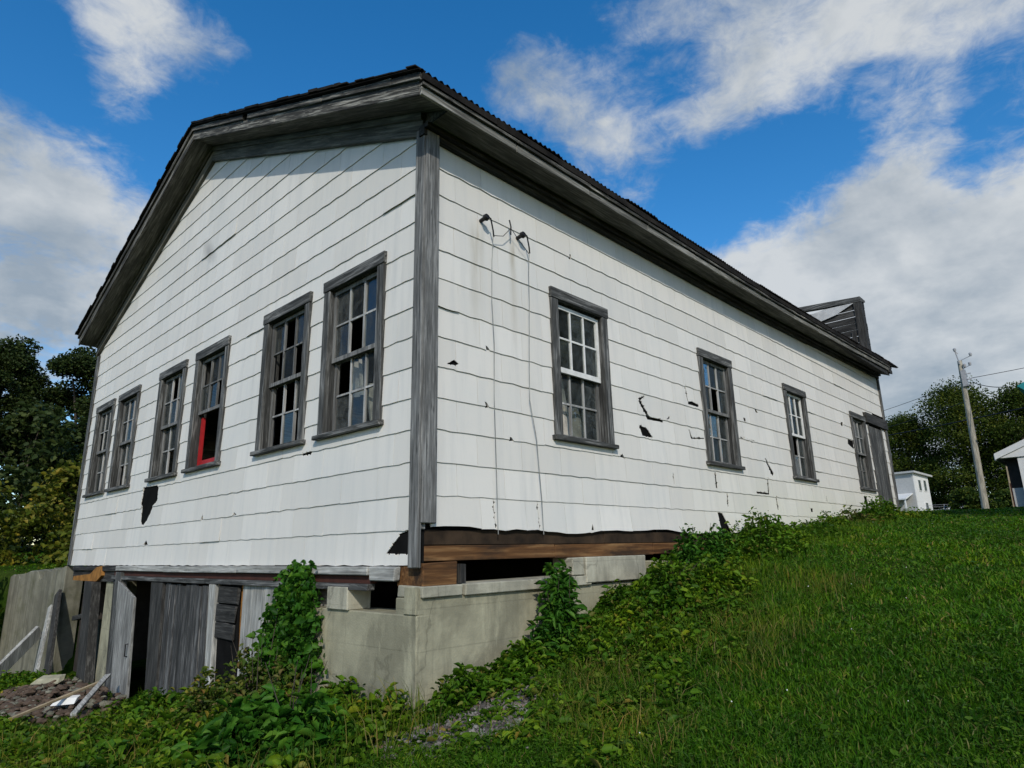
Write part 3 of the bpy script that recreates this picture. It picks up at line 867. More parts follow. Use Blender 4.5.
# ------------------------------------------------------------------ windows
def window(place, x0, z0, x1, z1, name_mat, style, seed):
    r = random.Random(seed)
    def bx(mb, u0, v0, u1, v1, n0, n1, mi=0, j=0.002):
        P = []
        for n in (n0, n1):
            for (u, v) in ((u0, v0), (u1, v0), (u1, v1), (u0, v1)):
                P.append(place(u + r.uniform(-j, j), v + r.uniform(-j, j), n + r.uniform(-j, j) * 0.5))
        mb.hexa(P, mi)
    c = 0.115
    # casing: two side boards and a head on the wall face, plus the jamb lining
    mb = MB()
    bx(mb, x0, z0 + 0.05, x0 + c, z1 - 0.13, 0.0, 0.048, 0, 0.004); bx(mb, x1 - c, z0 + 0.05, x1, z1 - 0.13, 0.0, 0.048, 0, 0.004)
    bx(mb, x0 - 0.012, z1 - 0.127, x1 + 0.012, z1, 0.0, 0.056, 1, 0.004)
    bx(mb, x0 + c - 0.03, z0 + 0.05, x0 + c - 0.002, z1 - 0.1, -0.14, -0.002); bx(mb, x1 - c + 0.002, z0 + 0.05, x1 - c + 0.03, z1 - 0.1, -0.14, -0.002)
    bx(mb, x0 + c - 0.03, z1 - 0.13, x1 - c + 0.03, z1 - 0.10, -0.14, -0.002)
    hm = M['wood_x'] if place is side_pt else M['wood_y']
    w = bp(mb, 'window', [M['wood_z'], hm], bevel=0.004)
    def subp(mb, name, mat, bevel=0.0, smooth=False):
        o = mb.build(name, mat, None, bevel, smooth); o.parent = w; return o
    mb = MB(); bx(mb, x0 - 0.035, z0 - 0.005, x1 + 0.035, z0 + 0.048, -0.14, 0.085, 0, 0.005)
    subp(mb, 'sill', hm, 0.005)
    a, b = x0 + c + 0.002, x1 - c - 0.002
    lo, hi = z0 + 0.05, z1 - 0.135
    midz = (lo + hi) / 2 + style.get('mid', 0.0)
    for k, (v0, v1, n0, n1) in enumerate(((midz - 0.02, hi, -0.055, -0.018), (lo, midz + 0.02, -0.098, -0.060))):
        if k == 1 and style.get('no_lower'): continue
        drop = style.get('drop', 0.0) if k == 0 else 0.0
        v0 -= drop; v1 -= drop
        mat = style.get('upper', M['sash']) if k == 0 else style.get('lower', M['sash'])
        rail = M['sash_white'] if mat is M['sash_white'] else M['sash_dark']
        mb = MB(); st = 0.042; br = 0.06 if k == 0 and style.get('fat') else 0.045
        bx(mb, a, v0 + br, a + st, v1 - st, n0, n1); bx(mb, b - st, v0 + br, b, v1 - st, n0, n1)
        bx(mb, a, v0, b, v0 + br, n0, n1); bx(mb, a, v1 - st, b, v1, n0, n1)
        pw = (b - a - 2 * st) / 3; ph = (v1 - v0 - st - br) / 2
        for i in (1, 2): bx(mb, a + st + pw * i - 0.011, v0 + br, a + st + pw * i + 0.011, v1 - st, n0 + 0.006, n1 - 0.004, 1)
        vm = v0 + br + ph
        for i in range(3): bx(mb, a + st + pw * i + 0.011, vm - 0.010, a + st + pw * (i + 1) - 0.011, vm + 0.010, n0 + 0.006, n1 - 0.006, 1)
        subp(mb, 'sash', [rail, mat])
        mg = MB(); n = (n0 + n1) / 2
        miss = style.get('missing', [])
        for i in range(3):
            for q in range(2):
                if (k, i, q) in miss: continue
                u0, u1 = a + st + pw * i + 0.005, a + st + pw * (i + 1) - 0.005
                w0, w1 = v0 + br + ph * q + 0.004, v0 + br + ph * (q + 1) - 0.004
                t1, t2 = r.uniform(-0.006, 0.006), r.uniform(-0.006, 0.006)
                if (k, i, q) in style.get('broken', []):
                    mg.add([place(u0, w0 + 0.3 * (w1 - w0), n), place(u0 + .7 * (u1 - u0), w0, n), place(u1, w0, n + t1), place(u1, w1, n + t1 + t2), place(u0, w1, n + t2)], [(0, 1, 2, 3, 4)])
                else:
                    mg.add([place(u0, w0, n), place(u1, w0, n + t1), place(u1, w1, n + t1 + t2), place(u0, w1, n + t2)], [(0, 1, 2, 3)])
        if mg.v: subp(mg, 'glass', M['glass'] if place is side_pt else M['glass_dim'])
    if style.get('red'):
        mb = MB()
        for p in ((b - 0.085, lo + 0.045, b - 0.016, midz - 0.06), ): bx(mb, *p, -0.10, -0.065)
        bx(mb, a + 0.08, lo + 0.045, b - 0.087, lo + 0.105, -0.10, -0.065)
        subp(mb, 'red_sash_frame', M['red'])
    if style.get('curtain'):
        mb = MB(); n = -0.18
        for (u0, u1, v0, v1, s) in style['curtain']:
            seg = 6
            for i in range(seg):
                f0, f1 = i / seg, (i + 1) / seg
                mb.add([place(u0 + (u1 - u0) * f0, v0, n + 0.02 * math.sin(f0 * 9)), place(u0 + (u1 - u0) * f1, v0, n + 0.02 * math.sin(f1 * 9)),
                        place(u0 + (u1 - u0) * f1 + s, v1, n + 0.02 * math.sin(f1 * 9)), place(u0 + (u1 - u0) * f0 + s, v1, n + 0.02 * math.sin(f0 * 9))], [(0, 1, 2, 3)])
        subp(mb, 'torn_curtain', M['rag'])
    return w


ST = [dict(upper=M['sash_white'], lower=M['sash'], drop=0.022, fat=True, missing=[(1, 0, 0)], curtain=[(1.95, 2.3, 1.5, 1.95, -0.1), (2.2, 2.6, 1.25, 1.6, -0.12)]),
      dict(upper=M['sash'], lower=M['sash'], missing=[(0, 1, 0)]), dict(upper=M['sash_white'], lower=M['sash'], missing=[(1, 1, 1)]), dict(upper=M['sash'], lower=M['sash_dark'])]
for k, w in enumerate(SW): window(side_pt, *w, None, ST[k], 30 + k)
GS = [dict(upper=M['sash'], lower=M['sash'], missing=[(0, 1, 0), (1, 2, 1)], curtain=[(0.85, 1.1, 1.25, 1.7, 0.12), (1.25, 1.45, 1.6, 2.0, 0.06)]),
      dict(upper=M['sash_dark'], lower=M['sash'], missing=[(0, 1, 1), (0, 2, 0), (1, 2, 1), (1, 1, 1), (1, 2, 0), (0, 0, 0), (1, 0, 0)]),
      dict(upper=M['sash_dark'], missing=[(0, 2, 1), (0, 0, 0)], no_lower=True, red=True) if False else dict(upper=M['sash'], lower=M['sash'], missing=[(0, 1, 1), (1, 1, 0)]),
      dict(upper=M['sash_dark'], no_lower=True, red=True, missing=[(0, 2, 1), (0, 0, 0)]),
      dict(upper=M['sash'], lower=M['sash'], missing=[(0, 0, 1), (1, 2, 0)]),
      dict(upper=M['sash'], lower=M['sash'], missing=[(1, 0, 0), (1, 1, 0), (0, 2, 0)])]
# in the photograph the window with the red frame is the third from the corner
GS[2], GS[3] = GS[3], GS[2]
for k, w in enumerate(GW): window(gable_pt, *w, None, GS[k], 60 + k)

# far door on the side wall with its header board
mb = MB()
for i in range(5):
    u = DOOR[0] + 0.02 + i * 0.212; mb.box((u, 0.02, 0.35), (u + 0.206, 0.06, 2.72), j=0.003)
dr = bp(mb, 'door', M['wood_z'])
mb = MB(); mb.box((13.25, -0.035, 2.77), (15.0, 0.04, 3.01), j=0.004)
o = mb.build('door_header', M['dark_x'], None, 0.004); o.parent = dr
mb = MB(); mb.box((DOOR[0] - 0.01, 0.0, 0.3), (DOOR[0] + 0.018, 0.04, 2.74)); mb.box((DOOR[2] - 0.005, 0.0, 0.3), (DOOR[2] + 0.035, 0.04, 2.74))
o = mb.build('door_frame', M['wood_z'], None, 0.003); o.parent = dr

# service insulators and their cables on the side wall
for (u, z) in ((0.74, 3.30), (1.29, 3.30)):
    mb = MB(); mb.tube([(u, 0.04, z), (u, -0.03, z + 0.01), (u, -0.055, z + 0.012), (u, -0.085, z + 0.02)], [0.020, 0.022, 0.038, 0.030], 12)
    ins = bp(mb, 'insulator', M['blackr'], smooth=False)
    mb = MB(); mb.tube([(u, -0.085, z + 0.02), (u + 0.05, -0.08, z + 0.01), (u + 0.09, -0.07, z - 0.1), (u + 0.12, -0.05, z - 0.16)], 0.008, 6)
    o = mb.build('wire_loop', M['blackr'], None); o.parent = ins
mb = MB(); mb.tube([(0.85, -0.05, 3.15), (0.87, -0.008, 2.9), (0.86, -0.008, 2.46), (0.885, -0.008, 2.0), (0.875, -0.008, 1.43), (0.89, -0.008, 0.75), (0.89, -0.02, 0.15)], 0.0042, 6)
bp(mb, 'cable', M['pale_z'])
mb = MB(); mb.tube([(1.40, -0.05, 3.14), (1.43, -0.008, 2.9), (1.43, -0.008, 2.62), (1.40, -0.008, 1.9), (1.39, -0.008, 1.5), (1.48, -0.008, 1.1), (1.53, -0.008, 0.5), (1.53, -0.02, 0.15)], 0.0042, 6)
bp(mb, 'cable', M['pale_z'])
mb = MB(); mb.tube([(1.11, -0.04, 3.43), (1.115, -0.055, 3.35), (1.12, -0.045, 3.26)], 0.008, 6); mb.tube([(0.87, -0.05, 3.16), (1.0, -0.05, 3.2), (1.115, -0.055, 3.33), (1.2, -0.05, 3.27), (1.40, -0.05, 3.13)], 0.004, 5)
bp(mb, 'cable_bracket', M['blackr'])

# ------------------------------------------------------------------ foundation, side
mb = MB()
for xa, xb in ((0.06, 1.75), (1.755, 3.6), (3.605, 6.2)): mb.box((xa, 0.03, -0.075 + random.uniform(-.006, .006)), (xb, 0.12, 0.055), j=0.004)
bp(mb, 'rim_beam', M['rust'], bevel=0.004)
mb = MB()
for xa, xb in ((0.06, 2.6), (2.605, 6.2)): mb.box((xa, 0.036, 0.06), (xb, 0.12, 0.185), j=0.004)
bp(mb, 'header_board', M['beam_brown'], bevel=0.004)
mb = MB(); mb.box((0.03, 0.0, -0.27), (0.40, 0.35, -0.08), j=0.006)
bp(mb, 'corner_block', M['rust'], bevel=0.008)
mb = MB()
n = 40
def wallside(mb, x0, x1, ztop, y0, y1, zb=-1.9):
    mb.box((x0, y0, zb), (x1, y1, ztop))
mb.box((-0.02, 0.002, -2.0), (7.9, 0.30, -0.36))
bp(mb, 'concrete_wall', M['conc'], bevel=0.008)
mb = MB(); mb.box((0.0, -0.035, -0.358), (0.44, 0.30, -0.265), j=0.006); mb.box((0.47, -0.04, -0.358), (2.25, 0.28, -0.262), j=0.006)
bp(mb, 'concrete_ledge', M['conc_pale'], bevel=0.008)
mb = MB(); mb.box((1.95, -0.03, -0.262), (2.15, 0.24, -0.08), j=0.004); mb.box((2.16, -0.045, -0.345), (3.3, 0.22, -0.083), j=0.006)
bp(mb, 'concrete_block', M['conc_pale'], bevel=0.01)
mb = MB(); mb.box((3.45, -0.02, -0.36), (7.9, 0.2, -0.15), j=0.006)
bp(mb, 'concrete_block', M['conc'], bevel=0.01)
mb = MB(); mb.box((0.46, 0.02, -0.262), (0.52, 0.10, -0.10), j=0.004)
bp(mb, 'prop_post', M['dark_z'])
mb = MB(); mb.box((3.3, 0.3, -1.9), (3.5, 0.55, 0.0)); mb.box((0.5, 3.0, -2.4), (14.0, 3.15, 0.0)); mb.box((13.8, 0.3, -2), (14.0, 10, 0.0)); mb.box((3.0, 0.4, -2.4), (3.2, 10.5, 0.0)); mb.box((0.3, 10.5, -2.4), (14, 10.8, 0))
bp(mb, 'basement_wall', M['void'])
mb = MB(); mb.box((7.9, 0.03, -0.6), (L, 0.3, 0.2))
bp(mb, 'concrete_wall', M['conc'])

# ------------------------------------------------------------------ foundation, gable
mb = MB(); mb.box((-0.03, 0.0, -2.2), (0.29, 2.6, -0.49), j=0.004)
bp(mb, 'concrete_wall', M['conc'], bevel=0.008)
mb = MB(); mb.box((-0.04, 0.0, -0.49), (0.05, 0.16, -0.27), j=0.004)
bp(mb, 'concrete_block', M['conc'], bevel=0.008)
mb = MB(); mb.box((-0.06, 0.97, -0.492), (0.20, 1.32, -0.285), j=0.004)
bp(mb, 'concrete_block', M['conc_pale'], bevel=0.01)
mb = MB(); mb.box((0.10, 1.0, -0.49), (0.16, 2.4, -0.30), j=0.004)
bp(mb, 'infill_board', M['pale_y'])
mb = MB(); mb.box((-0.055, 0.28, -0.225), (0.02, 0.66, -0.112), j=0.008)
bp(mb, 'beam_end', M['pale_y'], bevel=0.01)
mb = MB()
for ya, yb in ((0.665, 3.3), (3.305, 5.6), (5.605, 7.7)): mb.box((-0.07, ya, -0.185), (0.02, yb, -0.112), j=0.006)
mb.box((-0.05, 7.7, -0.19), (0.02, 10.3, -0.115), 1, 0.006)
bp(mb, 'sill_board', [M['pale_y'], M['dark_y']], bevel=0.006)
mb = MB(); mb.box((-0.02, 0.67, -0.255), (0.05, 7.9, -0.187))
bp(mb, 'steel_beam', M['rust_red'])
mb = MB()
for ya, yb in ((0.67, 4.2), (4.205, 7.9)): mb.box((-0.055, ya, -0.315), (0.03, yb, -0.258), j=0.005)
bp(mb, 'lintel', M['wood_y'], bevel=0.004)
mb = MB(); mb.box((-0.01, 7.9, -0.36), (0.1, 10.4, -0.19))
bp(mb, 'lintel', M['dark_y'])
mb = MB(); mb.prism([(-0.06, 8.5, -0.11), (-0.06, 8.45, -0.26), (-0.06, 8.7, -0.36), (-0.06, 10.15, -0.36), (-0.06, 10.15, -0.29), (-0.06, 9.1, -0.24), (-0.06, 8.8, -0.13)], (0.05, 0, 0))
bp(mb, 'splintered_beam_end', M['orange'])


def upright(name, mat, tl, tr, br_, bl, x0=-0.03, x1=0.06, parent=None, bevel=0.005):
    """an upright given by its four (y, z) corners"""
    mb = MB()
    mb.hexa([(x0, bl[0], bl[1]), (x1, bl[0], bl[1]), (x1, br_[0], br_[1]), (x0, br_[0], br_[1]), (x0, tl[0], tl[1]), (x1, tl[0], tl[1]), (x1, tr[0], tr[1]), (x0, tr[0], tr[1])])
    return bp(mb, name, mat, parent, bevel)


zg = -2.35
for k, (ya, yb) in enumerate(((2.42, 2.66), (2.67, 2.95), (2.96, 3.2))):
    upright('plank_panel', M['pale_z'], (yb, -0.315), (ya, -0.315), (ya - 0.03, zg), (yb - 0.03, zg), -0.02 + 0.006 * k, 0.03)
upright('jamb_post', M['orange'], (3.30, -0.32), (3.21, -0.32), (3.14, zg), (3.23, zg), 0.02, 0.08)
upright('charred_panel', M['tar'], (3.84, -0.33), (3.31, -0.33), (3.13, zg), (3.66, zg), -0.01, 0.02)
mb = MB()
for k in range(3): mb.box((-0.035, 3.28 + 0.01 * k, -0.52 - 0.2 * k), (-0.012, 3.82, -0.345 - 0.2 * k), j=0.012)
bp(mb, 'patch_board', M['dark_y'])
upright('jamb_post', M['pale_z'], (4.05, -0.32), (3.87, -0.32), (3.72, zg), (3.88, zg), -0.05, 0.03)
# plank door: every vertical plank shows, all in one door
mb = MB(); r = random.Random(3)
ys = np.linspace(4.14, 5.58, 9)
for i in range(8):
    t, b = -0.335 - r.uniform(0, 0.03), -1.75 - r.uniform(0, 0.2); x0 = -0.02 + r.uniform(-0.012, 0.012)
    mb.hexa([(x0, ys[i] - 0.12, b), (x0 + 0.03, ys[i] - 0.12, b), (x0 + 0.03, ys[i + 1] - 0.135, b), (x0, ys[i + 1] - 0.135, b),
             (x0, ys[i], t), (x0 + 0.03, ys[i], t), (x0 + 0.03, ys[i + 1] - 0.015, t), (x0, ys[i + 1] - 0.015, t)])
bp(mb, 'plank_door', M['door_planks'], bevel=0.004)
upright('jamb_post', M['dark_z'], (6.10, -0.33), (5.64, -0.33), (5.40, zg), (5.80, zg), -0.04, 0.04)
# white door standing open, seen on edge
wd = upright('open_door', M['door_white'], (7.47, -0.33), (6.65, -0.56), (6.42, zg), (7.13, zg), -0.075, -0.035)
mb = MB(); mb.tube([(-0.07, 6.66, -1.2), (-0.11, 6.65, -1.2), (-0.11, 6.64, -1.36), (-0.07, 6.64, -1.37)], 0.010, 6)
o = mb.build('handle', M['blackr']); o.parent = wd
upright('jamb_post', M['wood_z'], (7.66, -0.2), (7.40, -0.2), (7.15, zg), (7.40, zg), -0.07, 0.03)
upright('jamb_post', M['dark_z'], (7.9, -0.33), (7.70, -0.33), (7.45, zg), (7.65, zg), -0.02, 0.06)
upright('concrete_pier', M['conc'], (8.40, -0.36), (7.95, -0.36), (7.75, zg), (8.35, zg), 0.02, 0.35)
upright('leaning_post', M['dark_z'], (9.06, -0.36), (8.62, -0.37), (8.22, zg), (8.72, zg), -0.14, 0.0)
upright('rubble_wall', M['conc_moss'], (9.5, -1.05), (8.5, -0.95), (8.3, zg), (9.7, zg), 0.12, 0.5)
upright('fallen_lintel', M['dark_y'], (9.95, -0.98), (8.9, -0.86), (8.9, -0.93), (9.95, -1.06), -0.04, 0.12)
# things glimpsed in the doorway: a few stacked bricks
mb = MB(); r = random.Random(6)
for k in range(9): mb.box((0.35 + r.uniform(0, .1), 5.9 + r.uniform(-.05, .35), -1.85 + 0.13 * k), (0.5, 6.25 + r.uniform(0, .3), -1.85 + 0.13 * k + 0.11), 0, 0.02)
bp(mb, 'brick_pier', M['orange'])

# ------------------------------------------------------------------ retaining wall at the left corner
u = np.array([-math.sin(RAD(10)), math.cos(RAD(10))]); nn = np.array([math.cos(RAD(10)), math.sin(RAD(10))])
mb = MB(); r = random.Random(2)
N_ = 22; vs, fs = [], []
for k in range(N_ + 1):
    q = 0.03 + 2.6 * k / N_
    p0 = np.array([0.03, 10.92]) + u * q; b0 = p0 + nn * 0.3; o0 = p0 - nn * (r.uniform(0, 0.012) + (0.03 if k < 4 else 0))
    zt = -0.13 - 0.06 * q + r.uniform(-0.05, 0.03) - (0.12 if k in (9, 10, 18) else 0)
    vs += [(*o0, -2.6), (*b0, -2.6), (*b0, zt + r.uniform(-.03, .03)), (*o0, zt)]
for k in range(N_):
    a_ = 4 * k
    fs += [(a_ + i_, a_ + (i_ + 1) % 4, a_ + 4 + (i_ + 1) % 4, a_ + 4 + i_) for i_ in range(4)]
fs += [(3, 2, 1, 0), tuple(4 * N_ + i_ for i_ in range(4))]
mb.add(vs, fs)
o = mb.build('retaining_wall', M['conc_moss'], None, 0.012)
tag(o, 'mossy streaked concrete retaining wall beside the left corner of the building', 'wall')

# ------------------------------------------------------------------ plants
def leaves(name, P, size, mat, parent=None, up=0.6, ratio=0.55, droop=0.25, fold=0.12, seed=1, loc=None, axis=None):
    """many small folded leaves, one mesh"""
    r = np.random.default_rng(seed); n = len(P)
    size = np.broadcast_to(size, (n,)) * r.uniform(0.65, 1.35, n)
    nz = np.c_[r.normal(0, 1, n), r.normal(0, 1, n), np.full(n, 0.0)] * (1 - up) * 1.2; nz[:, 2] = up + r.uniform(0, 0.4, n)
    nz /= np.linalg.norm(nz, axis=1)[:, None]
    th = r.uniform(0, 2 * np.pi, n)
    ax = np.c_[np.cos(th), np.sin(th), r.uniform(-0.5, 0.2, n)]
    if axis is not None: ax = ax * 0.5 + axis
    ax -= nz * (ax * nz).sum(1)[:, None]; ax /= np.linalg.norm(ax, axis=1)[:, None]
    sd = np.cross(nz, ax)
    Lv = size[:, None]; Wd = Lv * ratio * 0.5
    v = np.empty((n, 6, 3))
    v[:, 0] = P; v[:, 1] = P + ax * Lv * 0.3 + sd * Wd + nz * Lv * fold; v[:, 2] = P + ax * Lv * 0.68 + sd * Wd * 0.8 + nz * Lv * fold * 0.6
    v[:, 3] = P + ax * Lv - nz * Lv * droop
    v[:, 4] = P + ax * Lv * 0.68 - sd * Wd * 0.8 + nz * Lv * fold * 0.6; v[:, 5] = P + ax * Lv * 0.3 - sd * Wd + nz * Lv * fold
    b = np.arange(n)[:, None] * 6
    f = np.concatenate([b + np.array([0, 1, 2, 3]), b + np.array([0, 3, 4, 5])], 1).reshape(-1)
    return mesh_np(name, v.reshape(-1, 3), f, np.full(2 * n, 4), mat, parent, loc=loc)


def blades(name, P, h, w, mat, seed=1, lean=0.5, parent=None):
    r = np.random.default_rng(seed); n = len(P)
    th = r.uniform(0, 2 * np.pi, n); ph = r.uniform(0, 2 * np.pi, n)
    s = np.c_[np.cos(th), np.sin(th), np.zeros(n)]; d = np.c_[np.cos(ph), np.sin(ph), np.zeros(n)]
    ln = (np.abs(r.normal(0, lean, n)) * h)[:, None]; h = h[:, None]; w = w[:, None] * 0.5
    up = np.array([0, 0, 1.0])
    v = np.empty((n, 5, 3))
    v[:, 0] = P - s * w; v[:, 1] = P + s * w
    m = P + up * h * 0.6 + d * ln * 0.35
    v[:, 2] = m + s * w * 0.8; v[:, 3] = m - s * w * 0.8
    v[:, 4] = P + up * h * 0.95 + d * ln
    b = np.arange(n)[:, None] * 5
    loops = np.concatenate([b + np.array([0, 1, 2, 3]), b + np.array([3, 2, 4])], 1).reshape(-1)
    return mesh_np(name, v.reshape(-1, 3), loops, np.tile([4, 3], n), mat, parent)


def inhouse(x, y): return (x > -0.02) & (y > -0.02) & (x < L + .1) & (y < W + .1)


# gravel patch outline (ground plan)
GRAVEL = [(-0.72, -0.30), (-0.45, -0.72), (0.10, -0.98), (0.55, -0.78), (0.88, -0.58), (0.95, -0.36), (0.75, -0.30), (0.45, -0.42), (-0.05, -0.38), (-0.45, -0.12)]
GRAVEL = [(0.10 + (a_ - 0.25) * 0.82, b_ - (0.14 if b_ < -0.45 else 0)) for a_, b_ in GRAVEL]


def inpoly(x, y, poly):
    c = np.zeros(len(x), bool); n = len(poly)
    for i in range(n):
        x1, y1 = poly[i]; x2, y2 = poly[(i + 1) % n]
        k = ((y1 > y) != (y2 > y)) & (x < (x2 - x1) * (y - y1) / (y2 - y1 + 1e-12) + x1)
        c ^= k
    return c


def fan(n, r0, r1, a0, a1, seed, power=0.0):
    r = np.random.default_rng(seed)
    rr = np.exp(r.uniform(math.log(r0), math.log(r1), n)); an = r.uniform(a0, a1, n)
    return CAM[0] + rr * np.cos(an), CAM[1] + rr * np.sin(an), rr


AZ = RAD(43.52)
# lawn
x, y, rr = fan(520000, 1.3, 48, AZ - RAD(52), AZ + RAD(48), 5)
keep = ~inhouse(x, y) & ~(inpoly(x, y, GRAVEL) & (rng.random(len(x)) > 0.16)) & ~((x > -3.2) & (y > 0.2 - 0.5 * x) & (x < 2) & (rng.random(len(x)) > 0.12))
x, y, rr = x[keep], y[keep], rr[keep]
pn = 0.5 + 0.5 * np.sin(2.1 * x + 1.3 * np.sin(1.7 * y)) * np.sin(1.9 * y + np.sin(2.3 * x))
hh = (0.022 + 0.045 * pn * rng.random(len(x)) + 0.026 * rng.random(len(x))) * np.clip(1.1 - rr * 0.014, 0.6, 1.0)
ww = np.maximum(0.0055, rr * 0.0019)
o = blades('lawn_grass', np.c_[x, y, G(x, y) - 0.005], hh, ww, M['grass'], 3, 1.0)
tag(o, 'mown green lawn sloping up beside the side wall', 'grass', kind='stuff')
# clover and small broad leaves in the turf
x, y, rr = fan(95000, 1.6, 18, AZ - RAD(52), AZ + RAD(30), 6)
pn = np.sin(1.1 * x + 0.8 * np.sin(0.9 * y)) * np.sin(1.2 * y + np.sin(1.4 * x)) + 0.3 * rng.normal(size=len(x))
keep = ~inhouse(x, y) & ~inpoly(x, y, GRAVEL) & (pn > 0.05)
x, y, rr = x[keep], y[keep], rr[keep]
o = leaves('clover_patches', np.c_[x, y, G(x, y) + rng.uniform(0.02, 0.07, len(x))], np.clip(0.014 + rr * 0.0016, 0.018, 0.04) * np.where(rng.random(len(x)) < 0.03, 2.0, 0.9), M['clover'], None, 0.8, 0.75, 0.05, 0.05, 4)
tag(o, 'low clover and broad leaves growing through the lawn', 'clover', kind='stuff')
# dots of clover flower
x, y, rr = fan(70, 2.2, 16, AZ - RAD(48), AZ + RAD(5), 7)
keep = ~inhouse(x, y) & (y < -0.6); x, y = x[keep], y[keep]
mb = MB()
for k, (px, py, pz) in enumerate(zip(x, y, G(x, y))): mb.rock((px, py, pz + random.uniform(0.06, 0.1)), (random.uniform(0.004, 0.007),) * 3, k)
o = mb.build('clover_flowers', M['white']); tag(o, 'tiny white clover flowers dotted over the lawn', 'flowers', kind='stuff')

# gravel
poly = GRAVEL
mb = MB(); c = np.mean(np.array(poly), 0)
n = 5200
qx = rng.uniform(-0.8, 1.4, n); qy = rng.uniform(-1.05, 0.0, n); k = inpoly(qx, qy, poly); qx, qy = qx[k], qy[k]
ex = rng.integers(0, len(qx), 1100); qx = np.r_[qx, qx[ex] + rng.normal(0, 0.16, 1100)]; qy = np.r_[qy, qy[ex] + rng.normal(0, 0.12, 1100)]
k = (qy < -0.04) | (qx < -0.05); qx, qy = qx[k], qy[k]; qz = G(qx, qy)
for i in range(len(qx)):
    s = random.uniform(0.008, 0.022) if random.random() < 0.95 else random.uniform(0.025, 0.04)
    mb.rock((qx[i], qy[i], qz[i] + s * 0.3), (s, s * random.uniform(.7, 1.2), s * 0.7), i)
o = mb.build('gravel', M['stone']); tag(o, 'patch of bare grey gravel below the corner of the foundation', 'gravel', kind='stuff')


def dome(cx, cy, rx, ry, h, n, r, low=0.15):
    """points filling a ragged mound of leaves standing on the ground"""
    a = r.uniform(0, 2 * np.pi, n); q = np.sqrt(r.random(n))
    lob = 1 + 0.22 * np.sin(3 * a + r.uniform(0, 6)) + 0.15 * np.sin(7 * a + r.uniform(0, 6))
    x = cx + rx * q * np.cos(a) * lob; y = cy + ry * q * np.sin(a) * lob
    top = h * np.sqrt(np.clip(1 - (q * 0.95) ** 2, 0, 1)) * (0.75 + 0.35 * np.sin(9 * x + 3) * np.sin(8 * y + 1))
    t = low + (1 - low) * r.random(n) ** 0.6
    return np.c_[x, y, G(x, y) + np.maximum(top, 0.03) * t]


def stems(mb, base, top, n, r, rad=0.006):
    for _ in range(n):
        b = Vector(base) + Vector((r.uniform(-.12, .12), r.uniform(-.12, .12), 0)); t = Vector(top) + Vector((r.uniform(-.25, .25), r.uniform(-.2, .2), r.uniform(-.1, .05)))
        m = (b + t) / 2 + Vector((r.uniform(-.05, .05), r.uniform(-.05, .05), 0))
        mb.tube([b, m, t], [rad, rad * .7, rad * .3], 5)


r = np.random.default_rng(21)
# belt of weeds along the side wall: one mass of ground cover
P = []
for k in range(26):
    t = k / 25; xx = 0.15 + 2.6 * t + r.uniform(-.1, .1)
    P.append(dome(xx, -0.18 - 0.18 * r.random(), 0.28, 0.2, r.uniform(0.16, 0.34), 260, r))
for k in range(70):
    xx = r.uniform(2.3, 9.2); yy = -0.15 - abs(r.normal(0, 0.26)); P.append(dome(xx, yy, 0.36, 0.28, max(0.08, r.uniform(0.14, 0.40) + 0.12 * yy), 210, r))
for k in range(26):
    xx = r.uniform(9, 14.6); yy = -0.12 - abs(r.normal(0, 0.25)); P.append(dome(xx, yy, 0.4, 0.3, r.uniform(0.12, 0.35), 150, r))
for k in range(42):
    xx = r.uniform(1.2, 3.7); yy = -0.3 - r.random() * (1.0 if 1.7 < xx < 3.3 else 0.6); P.append(dome(xx, yy, 0.32, 0.28, r.uniform(0.14, 0.32), 240, r))
for k in range(34):
    xx = r.uniform(-0.4, 2.4); yy = -0.9 - 0.9 * r.random() ** 1.3 - (0.3 if xx < 0.8 else 0); P.append(dome(xx, yy, 0.22, 0.2, r.uniform(0.05, 0.13), 90, r))
for k in range(16): P.append(dome(r.uniform(-0.7, 0.8), r.uniform(-1.0, -0.35), 0.14, 0.12, r.uniform(0.04, 0.10), 45, r))
P = np.concatenate(P); P = P[~inhouse(P[:, 0], P[:, 1])]
o = leaves('foundation_weeds', P, r.choice([0.035, 0.05, 0.08], len(P), p=[0.4, 0.4, 0.2]), M['weed'], None, 0.55, 0.5, 0.3, 0.12, 8)
tag(o, 'belt of low leafy weeds along the foot of the side wall', 'weeds', kind='stuff')

P = []
for k in range(210):
    xx = r.uniform(-2.9, -0.15); yy = r.uniform(-0.3, 6.5)
    h = r.uniform(0.16, 0.34) + 0.05 * (xx + 1)
    if yy > 4.9 and xx > -1.6: yy -= 3.0
    P.append(dome(xx, yy, 0.36, 0.36, max(0.15, h), 330, r))
for k in range(22):
    P.append(dome(r.uniform(-1.0, -0.15), r.uniform(0.5, 5.0), 0.3, 0.3, r.uniform(0.28, 0.45), 330, r))
P = np.concatenate(P); P = P[~inhouse(P[:, 0], P[:, 1])]
o = leaves('weed_bank', P, r.choice([0.04, 0.062, 0.095], len(P), p=[0.35, 0.4, 0.25]), M['weed'], None, 0.55, 0.55, 0.3, 0.12, 9)
tag(o, 'dense bank of green weeds in front of the basement doors', 'weeds', kind='stuff')
x = r.uniform(-3.0, 0, 3800); y = r.uniform(-0.6, 5.2, 3800)
o = blades('tall_grass', np.c_[x, y, G(x, y)], r.uniform(0.1, 0.36, 3800), np.full(3800, 0.007), M['straw'], 4, 0.5)
tag(o, 'tall straggling grass mixed into the weed bank', 'grass', kind='stuff')
